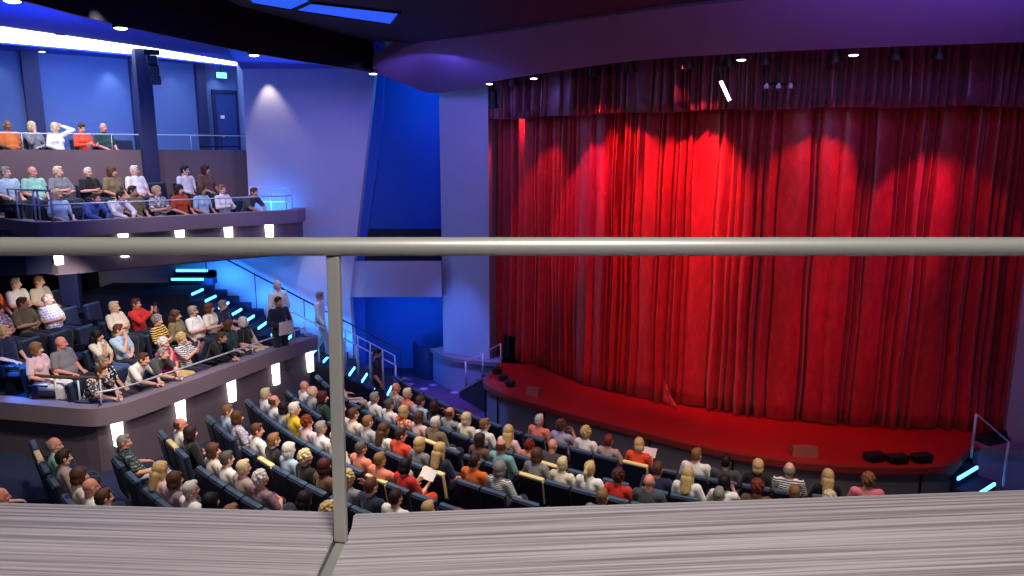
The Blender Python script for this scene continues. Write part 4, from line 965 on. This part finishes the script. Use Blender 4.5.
sp = [(STX-.15-i*TRD, 18.42, (i+1)*RIS) for i in range(0, 17)]
railing('stair_handrail', 'dark handrail climbing along the slanted wall above the stairs', sp, .9, [0, 4, 8, 12, 16], .02, .012, M['dark_metal'])
railing('wing_box_railing', 'thin rail on top of the small wing balcony box', [(-4.1, 18.67, 3.34), (-3.0, 18.67, 3.34), (-1.86, 18.67, 3.34)], .3, [0, 1, 2], .016, .012, M['dark_metal'])
sp = [tuple(atz(466, 387, .25)), tuple(atz(483, 380, .62)), tuple(atz(501, 370, .90))]
railing('stage_step_railing', 'pale posts and rail beside the steps on the left of the stage', sp, .66, [0, 1, 2], .012, .022)
a = atz(971, 458, .9); b = atz(1003, 486, .45)
railing('stage_side_railing', 'pale posts and rail beside the lit steps on the right of the stage', [a, b], .8, [0, 1], .014, .022)

# ------------------------------------------------------------------ sconces, downlights and stage lamps
def sconce(loc, rz, label, group, w=.20, h=.46):
    t = thing('wall_sconce', label, 'wall lamp', loc, rz, group); bm = bmesh.new()
    pr = [(-w/2, 0), (w/2, 0), (w*.42, .05), (-w*.42, .05)]
    prism(bm, [(-w*.5, 0), (w*.5, 0), (w*.40, .07), (-w*.40, .07)], 0, h)
    for v in bm.verts:
        k = v.co.z/h; v.co.x *= .78+.22*k
    obj('glass', bm, M['sconce_glow'], t); obj('back_plate', BOX((0, -.004, h/2), (w*.9, .012, h*1.04)), M['dark_metal'], t)
def on_path(path, u, z):
    best = None
    for a, b in zip(path, path[1:]):
        a = Vector(a[:2]); b = Vector(b[:2])
        for k in range(60):
            p = a.lerp(b, k/60); e = abs(proj((p.x, p.y, z))[0]-u)
            if best is None or e < best[0]: d = (b-a).normalized(); best = (e, p, Vector((d.y, -d.x)))
    return best[1], best[2]
words = ['corner', 'second', 'third', 'fourth', 'rounded end']
for i, (u, v) in enumerate([(118, 432), (180, 410), (231, 390), (275, 374), (313.5, 360)]):
    p, nr = on_path(tf, u, 1.25); z = onplane(u, v, (nr.x, nr.y), nr.dot(p)).z
    lab = ['glowing wall sconce at the corner of the lower terrace front', 'glowing wall sconce second from the corner of the lower terrace front', 'glowing wall sconce in the middle of the lower terrace front',
           'glowing wall sconce second from the stairs end of the lower terrace front', 'glowing wall sconce at the rounded stairs end of the lower terrace front'][i]
    sconce((p.x+nr.x*.002, p.y+nr.y*.002, z-.23), angle_of(nr), lab, 'wall sconces of the lower terrace')
for i, (u, v) in enumerate([(58, 251), (125, 244), (181, 240), (229, 236), (270, 233)]):
    p, nr = on_path(bf, u, 4.1); z = onplane(u, v, (nr.x, nr.y), nr.dot(p)).z
    lab = ['glowing wall sconce at the left corner of the upper balcony front', 'glowing wall sconce second from the left corner of the upper balcony front', 'glowing wall sconce in the middle of the upper balcony front',
           'glowing wall sconce second from the right end of the upper balcony front', 'glowing wall sconce nearest the slanted wall on the upper balcony front'][i]
    sconce((p.x+nr.x*.002, p.y+nr.y*.002, z-.27), angle_of(nr), lab, 'wall sconces of the upper balcony', h=.52)

def downlight(loc, label, group, r=.085):
    t = thing('downlight', label, 'ceiling light', loc, 0, group)
    obj('trim_ring', lathe(bmesh.new(), [(r*1.0, .03), (r*1.25, .03), (r*1.25, -.012), (r*1.0, -.012)]), M['dark_metal'], t, False)
    obj('lens', lathe(bmesh.new(), [(r*.2, -.03), (r*.7, -.026), (r*.98, -.012), (r*.98, .02)]), M['lamp_white'], t, True)
for i, (u, v) in enumerate([(14, 0), (122, 28), (255, 52), (385, 66)]):
    p, nr = on_path([(q.x, q.y) for q in beam], min(u, 374), 7.72)
    downlight((p.x-.02, p.y, 7.70), ['round white downlight under the dark beam, cut by the top edge', 'round white downlight under the dark beam above the top tier seats', 'round white downlight under the middle of the dark beam', 'round white downlight where the dark beam meets the header'][i], 'downlights under the dark beam')
for i, (u, v) in enumerate([(42, 51), (60, 35), (115, 59), (208, 72), (372, 73)]):
    q = atz(u, v, 8.49) if i < 4 else aty(372, 73, 17.6)
    if i == 4: q.z = 8.0
    if i < 4: downlight((q.x, q.y, 8.485), ['small downlight in the blue ceiling left of the cove', 'small downlight in the blue ceiling in front of the cove', 'small downlight in the blue ceiling above the bright wall spot', 'small downlight in the blue ceiling near the exit sign'][i], 'downlights in the blue ceiling', .07)
for i, (u, v) in enumerate([(489, 84), (534, 74), (744, 53), (858, 47)]):
    p, nr = on_path([(q.x, q.y) for q in HL], u, 7.6)
    downlight((p.x, p.y+.14, 7.575), ['round downlight under the left end of the stage header', 'round downlight under the header left of the curtain middle', 'round downlight under the header above the white tube light', 'round downlight under the right part of the stage header'][i], 'downlights under the stage header', .075)

def stage_lamp(loc, aim, label, lens=None, drop=.35):
    loc = Vector(loc); t = thing('stage_spotlight', label, 'stage light', loc, 0, 'stage spotlights')
    d = (Vector(aim)-loc).normalized(); q = d.to_track_quat('-Z', 'Y').to_matrix()
    bm = lathe(bmesh.new(), [(.05, .2), (.085, .16), (.09, -.1), (.115, -.2), (.10, -.2), (.08, -.1)]); bmesh.ops.transform(bm, matrix=q.to_4x4(), verts=bm.verts[:])
    obj('housing', bm, M['black'], t, False)
    bm = lathe(bmesh.new(), [(.02, -.155), (.078, -.15), (.078, -.13)]); bmesh.ops.transform(bm, matrix=q.to_4x4(), verts=bm.verts[:]); obj('lens', bm, lens or M['dark_metal'], t)
    bm = tube(bmesh.new(), [(-.12, 0, 0), (-.12, 0, .22), (.12, 0, .22), (.12, 0, 0)], .012, 8); tube(bm, [(0, 0, .22), (0, 0, .22+drop)], .015, 8); obj('yoke', bm, M['dark_metal'], t)
    return t
LAMPS = []
p, nr = on_path([(q.x, q.y) for q in HL], 493, 7.3)
stage_lamp((-.42, 17.55, 7.28), (-.35, 18.6, 4), 'stage spotlight with a glowing red lens beside the left column', M['red_lens'], .6)
for i, u in enumerate((508, 590, 628, 688, 730, 768, 840, 905, 950)):
    p, _ = on_path([(q.x, q.y) for q in HL], u, 7.5); q = Vector((p.x+.1, p.y+.45, 7.55)); LAMPS.append(q); q = q+Vector((0, 0, .17))
    stage_lamp(q, (q.x+.5, q.y+1.2, 3), 'black stage spotlight hanging behind the header, %s from the left' % NTH[i], M['red_lens'] if u in (688,) else None, .5)
q = LAMPS[4]
t = thing('tube_light', 'slim white tube light hanging at a slant before the valance', 'tube light', (q.x-.05, q.y+.05, 7.25))
obj('tube', TUBE([(-.05, 0, .02), (.12, 0, -.30)], .028, 10), M['led_white'], t, True); obj('holder', TUBE([(-.05, 0, .02), (-.08, 0, .25)], .035, 10), M['black'], t, True); obj('cable', TUBE([(-.08, 0, .25), (-.08, 0, .55)], .008, 6), M['black'], t)
q = LAMPS[5]
t = thing('cross_fixture', 'dim cross-shaped fixture hanging before the valance, right of the tube light', 'stage fixture', (q.x+.25, q.y, 7.2))
bm = tube(bmesh.new(), [(-.25, 0, 0), (.25, 0, 0)], .02, 8); tube(bm, [(0, 0, -.12), (0, 0, .2)], .016, 8); tube(bm, [(0, 0, .2), (0, 0, .6)], .006, 6); obj('arms', bm, M['dark_metal'], t)
for x in (-.2, 0, .2): obj('lamp_head', lathe(bmesh.new(), [(.03, .03), (.045, -.05), (.03, -.06)], (x, 0, -.02)), M['rail_metal'], t)

# cove strip and lit blue panels in the ceiling
cv = [atz(u, v, 8.47) for u, v in [(-60, 21), (-60, 38), (0, 42), (150, 55.5), (240, 66), (240, 64), (150, 49), (0, 28)]]
t = thing('cove_light', 'long bright white light cove in the blue balcony ceiling', 'ceiling light', cv[3])
obj('glow_strip', SLAB3([p-cv[3] for p in cv], (0, 0, .04)), M['cove_glow'], t)
e = [cv[i] for i in (1, 2, 3, 4)]; obj('lip', TUBE([p-cv[3]+Vector((0, 0, -.02)) for p in e], .03, 8), M['blue_ceil'], t)
for i, pp in enumerate([[(244, -4), (310, -4), (309, 2), (291, 9.5), (252, 3)], [(311, 2.5), (400, 12.5), (390, 24), (294, 10)]]):
    c = [atz(u, v, 8.29) for u, v in pp]; t = thing('ceiling_panel', ['blue lit ceiling panel cut by the top edge of the picture', 'blue lit ceiling panel nearest the stage header'][i], 'ceiling panel', c[0], 0, 'blue ceiling panels')
    obj('panel', SLAB3([p-c[0] for p in c], (0, 0, .03)), M['blue_panel'], t)
    k = [p-c[0] for p in c]; obj('panel_frame', TUBE(k+[k[0]], .025, 6), M['gloss_dark'], t)
q = onplane(148, 60, UN, -19.3)
t = thing('hanging_speaker', 'black line of loudspeaker boxes hung by the balcony pillar', 'loudspeaker', (q.x+.1, q.y, 8.3), .4)
for k in range(3): obj('speaker_box', BOX((.02*k, 0, -.12-.22*k), (.22, .22, .21), Matrix.Rotation(.06*k, 3, 'X'), .02), M['black'], t)
obj('bracket', BOX((0, 0, .06), (.34, .08, .12), None, .01), M['dark_metal'], t)
# things on the stage
def floor_lamp(u, v, label, w=.32):
    q = atz(u, v, .9); t = thing('footlight', label, 'stage light', q, .2); 
    obj('case', BOX((0, 0, .075), (w, .18, .12), None, .02), M['black'], t); obj('face', BOX((0, .08, .08), (w*.85, .05, .08), Matrix.Rotation(-.5, 3, 'X'), .008), M['dark_metal'], t); obj('foot', BOX((0, 0, .008), (w*.7, .24, .016)), M['dark_metal'], t)
for i, (u, v) in enumerate([(497, 373), (503, 380), (510, 386)]): floor_lamp(u, v, ['dark footlight at the left stage edge, nearest the steps', 'dark footlight at the left stage edge, middle of three', 'dark footlight at the left stage edge, closest to the reddish box'][i], .22)
for i, (u, v) in enumerate([(874, 460), (897, 462), (921, 461)]): floor_lamp(u, v, ['dark stage box at the front edge, left one of the trio', 'dark stage box at the front edge, middle one of the trio', 'dark stage box at the front edge, right one of the trio'][i], .34)
def wedge(u, v, label, rz, w=.3):
    q = atz(u, v, .9); t = thing('stage_monitor', label, 'stage monitor', q, rz); bm = bmesh.new()
    slab3(bm, [(-w/2, -.14, 0), (-w/2, .14, 0), (-w/2, .14, .10), (-w/2, -.10, .17)], (w, 0, 0)); obj('cabinet', bm, M['wedge'], t)
    obj('grille', BOX((0, .03, .14), (w*.9, .22, .012), Matrix.Rotation(-.28, 3, 'X')), M['wedge'], t); obj('foot', BOX((0, 0, -.0), (w*.8, .2, .02)), M['black'], t)
wedge(535, 394, 'reddish wedge monitor near the left edge of the stage', -.6); wedge(803, 454, 'reddish wedge monitor low on the stage edge at centre right', -.1, .42)
q = atz(511, 356, .9); t = thing('floor_speaker', 'dark upright loudspeaker beside the left end of the curtain', 'loudspeaker', (q.x-.03, q.y-.15, .9), .5)
obj('cabinet', BOX((0, 0, .32), (.24, .26, .6), None, .03), M['black'], t); obj('grille', BOX((0, -.135, .34), (.2, .01, .48)), M['dark_metal'], t); obj('foot', BOX((0, 0, .015), (.2, .2, .03)), M['dark_metal'], t)
q = atz(990, 437, .92); t = thing('floor_monitor', 'low black monitor on the ledge by the right proscenium wall', 'stage monitor', (q.x-.1, q.y-.2, .92), .4)
bm = bmesh.new(); slab3(bm, [(-.26, -.15, 0), (-.26, .15, 0), (-.26, .15, .1), (-.26, -.08, .2)], (.52, 0, 0)); obj('cabinet', bm, M['black'], t); obj('grille', BOX((0, .04, .16), (.46, .24, .012), Matrix.Rotation(-.4, 3, 'X')), M['dark_metal'], t)
# small lit step lamp above the recess wall
t = thing('wall_uplight', 'small cyan wall lamp in the blue recess by the stairs', 'wall lamp', (-4.15, 19.42, 2.55)); obj('lamp_body', BOX((0, 0, 0), (.12, .1, .2), None, .02), M['dark_metal'], t); obj('lamp_glass', BOX((0, -.02, -.11), (.1, .08, .03), None, .005), M['led_blue'], t)

# ------------------------------------------------------------------ foreground: ledge and handrail
lz = 5.2
def ledge(label, pts):
    t = thing('counter_ledge', label, 'ledge', (pts[0][0], pts[0][1], lz), math.atan2(pts[1][1]-pts[0][1], pts[1][0]-pts[0][0]))
    inv = Matrix.Rotation(-t.rotation_euler.z, 3, 'Z'); q = [inv @ Vector((p[0]-pts[0][0], p[1]-pts[0][1], 0)) for p in pts]
    bm = prism(bmesh.new(), [(p.x, p.y) for p in q], -.035, 0); bmesh.ops.bevel(bm, geom=[e for e in bm.edges], offset=.004, segments=2, affect='EDGES')
    obj('ledge_top', bm, M['laminate'], t)
    a, b = q[0], q[1]; d = (b-a).normalized(); n = Vector((d.y, -d.x, 0))
    obj('apron_panel', prism(bmesh.new(), [(p.x, p.y) for p in (a+n*.03, b+n*.03, b+n*.06, a+n*.06)], -.9, -.035), M['balcony_clad'], t)
ledge('striped grey wood ledge left of the rail post', [(-2.6, 1.87), (-.450, 1.745), (-.424, 1.64), (-.421, 1.45), (-.418, 1.2), (-2.6, 1.2)])
ledge('striped grey wood ledge right of the rail post', [(-.400, 1.735), (2.4, 1.945), (2.4, 1.2), (-.382, 1.2), (-.389, 1.45), (-.390, 1.66)])
RY = 1.6
hr = thing('handrail', 'thick satin steel handrail across the foreground', 'handrail', (-.401, RY, lz))
rz_ = aty(512, 246.5, RY).z-lz
obj('top_rail', TUBE([(-2.6, .0, rz_), (0, 0, rz_), (3.2, -.0, rz_)], .0205, 24), M['steel'], hr, True)
bm = box(bmesh.new(), (.006, 0, rz_/2-.01), (.030, .016, rz_-.02), Matrix.Rotation(.018, 3, 'Y') @ Rz(-.2), .003); obj('post', bm, M['steel'], hr)
obj('base_bar', box(bmesh.new(), (-.003, -.20, -.012), (.026, .46, .016), Rz(-.012), .002), M['steel'], hr)
struct('wall_ledge_front', BOX((0, 1.35, 4.0), (9, .12, 2.2)), M['balcony_clad'])
struct('floor_own_balcony', BOX((0, -.2, 4.1), (9, 2.9, .2)), M['carpet_dark'])

# ------------------------------------------------------------------ standing people and the things people hold
def stand(i, x, y, z, v):
    r, wh = STANDING[i]; r['where'] = wh; o = make_person(r, Vector((x, y, z)), angle_of(Vector(v))); r['xy'] = proj((o.matrix_basis @ r['H']).translation); return o
def on_stairs(u, dy=.5):
    for i in range(NST):
        x = STX-(i+.5)*TRD
        if proj((x, 16.95+dy, (i+1)*RIS+1.6))[0] < u: return x, 16.95+dy, (i+1)*RIS
    return x, 16.95+dy, NST*RIS
def at_y(u, y, z, h=1.6):
    return (u-512)/FPX*(y*CP-(z+h-CZ)*SP)
stand(0, at_y(277, 16.6, 1.55), 16.6, 1.55, (-.8, .6))
f = Vector((.75, -.65)); q = Vector((at_y(278, 15.9, 1.3), 15.9)); stand(1, q.x, q.y, TZ[0], f)
t = thing('folder', 'pale folder held against the navy sweater of the standing man', 'folder', (q.x+f.x*.235, q.y+f.y*.235, TZ[0]+1.0), angle_of(f)); obj('folder_cover', BOX((0, .02, 0), (.34, .012, .3), Matrix.Rotation(-.1, 3, 'X'), .003), M['white_plastic'], t); obj('folder_spine', BOX((-.17, .02, 0), (.02, .02, .3), Matrix.Rotation(-.1, 3, 'X'), .003), M['white_plastic'], t)
x, y, z = on_stairs(325, .62); stand(2, x, y, z, (1, -.1))
stand(3, at_y(375.7, 16.5, 0), 16.5, 0, (1, -.15))
ALL = [r for pl, _, _ in PLANS for r in pl['people']]+[r for r, _ in STANDING]
for r in ALL:
    o = r['obj']; f = Vector((-math.sin(o.rotation_euler.z), math.cos(o.rotation_euler.z))); p = o.location
    if r.get('paper'):
        t = thing('programme', 'white programme sheet held by the person in %s' % r['lab'], 'paper', (p.x+f.x*.43, p.y+f.y*.43, p.z+.84), o.rotation_euler.z)
        bm = bmesh.new(); g = [[bm.verts.new((x*.075, .03*math.cos(x*.8), z*.1*.9+.0)) for z in (-1, 0, 1)] for x in range(-2, 3)]
        for a, b in zip(g, g[1:]):
            for k in range(2): bm.faces.new((a[k], b[k], b[k+1], a[k+1]))
        bmesh.ops.rotate(bm, cent=(0, 0, 0), matrix=Matrix.Rotation(-.7, 3, 'X'), verts=bm.verts[:]); s = obj('sheet', bm, M['paper'], t); s.modifiers.new('t', 'SOLIDIFY').thickness = .003
    if r.get('camera'):
        t = thing('compact_camera', 'small camera held up by the person in %s' % r['lab'], 'camera', (p.x+f.x*.38, p.y+f.y*.38, p.z+1.13), o.rotation_euler.z)
        obj('camera_body', BOX((0, 0, 0), (.11, .03, .065), None, .008), M['black'], t); bm = lathe(bmesh.new(), [(.024, 0), (.024, .02), (.02, .026)]); bmesh.ops.rotate(bm, cent=(0, 0, 0), matrix=Matrix.Rotation(-PI/2, 3, 'X'), verts=bm.verts[:]); bmesh.ops.translate(bm, vec=(0, .014, 0), verts=bm.verts[:]); obj('lens', bm, M['dark_metal'], t)
# labels: look first, then where they sit; anything still shared is told apart by its order in the row
cnt = {}
for r in ALL: r['l'] = '%s person in %s, %s' % (hairwords(r), r['lab'], r['where']); cnt.setdefault(r['l'], []).append(r)
for l, rs in cnt.items():
    if len(rs) > 1:
        rs.sort(key=lambda r: r['xy'][0])
        for i, r in enumerate(rs): r['l'] = l+(', left one' if i == 0 and len(rs) == 2 else ', right one' if len(rs) == 2 else ', %s of these' % NTH[i])
for r in ALL:
    w = r['where']; o = r['obj']; tag(o, r['l'], 'person', 'audience in the %s' % w if 'row' in w else 'people on the stairs')
DBG = [(r['where'], r['u'], r['v'], round(r['xy'][0]-r['u'], 1), round(r['xy'][1]-r['v'], 1)) for r in ALL]
import os
if os.environ.get('DBGP'):
    for d in DBG: print('DBG', d)

# ------------------------------------------------------------------ light: house lamps, washes, stage spots and added fills
def spot(name, p, aim, W, col, ang, blend=.6, r=.06):
    l = bpy.data.lights.new(name, 'SPOT'); l.energy = W; l.color = col; l.spot_size = math.radians(ang); l.spot_blend = blend; l.shadow_soft_size = r
    o = bpy.data.objects.new(name, l); C.objects.link(o); o.location = p; o.rotation_euler = (Vector(aim)-Vector(p)).to_track_quat('-Z', 'Y').to_euler(); return o
def area(name, p, aim, W, col, sx, sy=None):
    l = bpy.data.lights.new(name, 'AREA'); l.energy = W; l.color = col; l.shape = 'RECTANGLE'; l.size = sx; l.size_y = sy or sx
    o = bpy.data.objects.new(name, l); C.objects.link(o); o.location = p; o.rotation_euler = (Vector(aim)-Vector(p)).to_track_quat('-Z', 'Y').to_euler(); return o
WARM = (1, .88, .74); BLUE = (.05, .16, 1); RED = (1, .06, .075); MAG = (1, .04, .34)
for i, (x, y) in enumerate([(-3.2, 12.5), (-4.4, 9.6), (-.9, 10.4), (2.4, 9.4), (-1.0, 13.2), (5.2, 9.2)]):
    spot('house_lamp', (x+.8, y-1.0, 8.2), (x, y, .5), [1250, 1300, 1150, 1000, 300, 800][i], WARM, 62, .9, .15)
spot('terrace_front_fill', (-.5, 8.2, 8.1), (-6.0, 13.0, .9), 1100, WARM, 44, .8, .12)  # added fill that brightens the lower terrace front
spot('stage_front_fill', (.2, 7.6, 8.1), (3.0, 12.4, .4), 420, WARM, 38, .9, .12)  # added warm fill for the front panels of the stage
spot('corner_glow', (-9.2, 12.3, 2.7), (-8.0, 12.7, 1.7), 190, (.03, .22, 1), 70, .8, .05)
spot('pillar_blue', (-8.6, 13.4, 3.45), (-9.1, 15.4, 2.7), 60, (.06, .16, 1), 50, .8, .05)
spot('terrace_rear_fill', (-8.5, 14.3, 3.6), (-10.3, 15.8, 2.8), 60, WARM, 100, .8, .06)  # this and the next are added fills for the rear rows
spot('terrace_rear_fill', (-6.6, 15.2, 3.62), (-7.6, 15.6, 2.2), 30, WARM, 110, .8, .06)
spot('terrace_lamp', (-5.0, 9.6, 7.9), (-7.9, 12.9, 2), 1500, WARM, 44, .8, .12)
spot('terrace_lamp', (-4.4, 11.6, 7.9), (-6.8, 15.0, 2), 900, WARM, 38, .8, .12)
spot('balcony_lamp', (-6.2, 13.6, 8.3), (-8.0, 17.2, 5), 520, WARM, 60, .8, .12)
spot('balcony_lamp', (-8.3, 13.8, 8.3), (-10.6, 17.4, 5.4), 560, WARM, 60, .8, .12)
for u in (0, 110, 172, 216):
    q = onplane(u, 66, UN, -22.02); w = onplane(u, 100, UN, -22.3)
    spot('wall_wash', (q.x, q.y, 8.42), (w.x, w.y, 5.6), {110: 34, 216: 20}.get(u, 12), (.75, .88, 1), 74, .8, .04)
area('blue_wash_balcony', (-9.2, 18.4, 8.2), (-9.8, 20.4, 6.2), 75, (.22, .36, 1), 4, .5)
area('blue_ceiling_wash', (-6.9, 12.2, 7.0), (-7.2, 13.6, 8.6), 220, (.05, .16, 1), 3, 2)
area('blue_ceiling_wash', (-5.0, 17.2, 7.55), (-4.8, 16.6, 8.06), 14, (.05, .20, 1), 2.6, .6)
spot('slanted_wall_spot', (-5.95, 18.3, 7.98), (-5.75, 18.66, 5.2), 70, (1, .84, .68), 66, .7, .04)
for x in (-6.0, -4.9): spot('stair_wall_spot', (x, 17.7, 4.6), (x+.1, 18.45, 1.6), 95, (.9, .85, 1), 66, .9, .05)
spot('slanted_wall_wash', (-2.0, 12.2, 7.0), (-5.0, 18.5, 4.9), 620, (.52, .46, 1), 46, .9, .4)
for k in range(5):
    x = STX-.5-k*1.0; area('stair_wash', (x, 18.1, (-x+STX)/TRD*RIS+.45), (x, 18.55, (-x+STX)/TRD*RIS+.75), 17, (.03, .25, 1), .95, .2)
area('balcony_end_glow', (-5.9, 18.1, 4.75), (-5.9, 18.55, 4.85), 14, (.02, .24, 1), .7, .3)
area('recess_wash', (-2.2, 19.0, 8.2), (-2.3, 20.4, 4.5), 32, (.02, .30, 1), .9, .4)
area('recess_wash_low', (-2.6, 19.2, 2.25), (-2.6, 20.4, 1.0), 10, (.02, .30, 1), 1.6, .3)
spot('recess_cyan', (-4.05, 19.2, 2.5), (-4.1, 19.5, .6), 30, (.1, .7, 1), 60, .8, .04)
area('aisle_wash', (-1.6, 15.6, 7.9), (-1.6, 18.2, 1.2), 75, (.20, .16, 1), .8)
spot('aisle_purple', (-1.6, 15.0, 7.8), (-1.7, 17.3, 0), 1300, (.6, .26, 1), 22, .8, .08)
spot('stair_people_fill', (-3.6, 13.8, 7.6), (-5.1, 16.7, 2.6), 420, (.95, .95, 1), 18, .8, .06)  # added fill to brighten the figures standing by the stairs
spot('stair_blue', (-3.2, 15.9, 4.4), (-3.7, 17.2, .8), 130, (.05, .32, 1), 62, .8, .06)
spot('apron_blue', (-2.4, 16.6, 6.0), (-1.3, 18.4, .4), 1500, (.08, .18, 1), 32, .8, .08)
spot('header_wash_blue', (-.6, 12.6, 5.6), (-.9, 16.9, 7.9), 110, (.16, .18, 1), 36, .9, .2)
area('header_wash_purple', (4.6, 9.2, 6.3), (4.6, 11.4, 8.1), 24, (.6, .15, .55), 3, .5)
area('stage_blue_fill', (5.5, 9.6, 8.1), (5.5, 13.6, 5.0), 46, (.22, .17, 1), 4, .5)
spot('stage_side_red', (.25, 17.9, 7.0), (-.42, 18.55, 4.0), 420, RED, 74, .7, .04)
def s_of(u): return CURD[min(range(len(CUR)), key=lambda i: abs(proj((CUR[i].x, CUR[i].y, 4.5))[0]-u))]
CSP = [  # where along the curtain, aim height, watts, colour, cone
 (548, 4.9, 230, RED, 36, .9), (590, 5.2, 460, MAG, 30, 1.0), (640, 5.3, 720, RED, 48, -1.0), (690, 5.3, 800, RED, 50, .8), (745, 4.2, 330, RED, 44, -1.1), (800, 5.2, 360, RED, 44, 1.0), (865, 3.8, 140, RED, 38, -.9), (910, 5.1, 430, MAG, 32, 1.0), (955, 4.8, 140, RED, 38, -1.0)]
for u, h, W, c, an, sd in CSP:
    p, nr = along(CUR, CURD, s_of(u)); tg = Vector((-nr.y, nr.x))*sd; spot('curtain_spot', (p.x+nr.x*1.4+tg.x, p.y+nr.y*1.4+tg.y, 7.62), (p.x+nr.x*.1, p.y+nr.y*.1, h), W, c, an, .55, .05)
p, nr = along(CUR, CURD, s_of(686)); spot('valance_spot', (p.x+nr.x*.85, p.y+nr.y*.85, 7.75), (p.x+nr.x*.42, p.y+nr.y*.42, 6.6), 40, RED, 34, .5, .03)
for x, y in ((2.2, 12.0), (5.6, 10.6)): spot('stage_deck_red', (x, y-.6, 7.9), (x+.4, y+1.8, .9), 430, (1, .09, .07), 50, .8, .1)
spot('curtain_low_red', (1.2, 11.6, 7.8), (3.4, 14.6, 2.0), 60, RED, 60, .9, .1)
spot('stage_edge_blue', (-2.6, 14.4, 6.6), (-.45, 16.0, .35), 2600, (.12, .24, 1), 14, .7, .08)
spot('stage_right_blue', (7.6, 9.2, 7.9), (8.9, 12.0, .6), 220, (.12, .16, 1), 34, .7, .08)
area('ledge_lamp', (.3, -.1, 8.25), (0, 1.7, 5.2), 180, (1, .95, .93), .7)
w = bpy.data.worlds.new('world'); w.use_nodes = True; bg = w.node_tree.nodes['Background']; bg.inputs['Color'].default_value = (.05, .06, .14, 1); bg.inputs['Strength'].default_value = .25
bpy.context.scene.world = w

# ------------------------------------------------------------------ camera and view
cam = bpy.data.cameras.new('camera'); co = bpy.data.objects.new('camera', cam); C.objects.link(co)
co.location = (0, 0, CZ); co.rotation_euler = (PI/2-PITCH, 0, 0); cam.sensor_width = 36; cam.lens = FPX/1024*36; cam.clip_start = .05
sc = bpy.context.scene; sc.camera = co
vs = sc.view_settings; vs.view_transform = 'Standard'; vs.look = 'None'; vs.gamma = 1; vs.exposure = 0; vs.use_curve_mapping = False
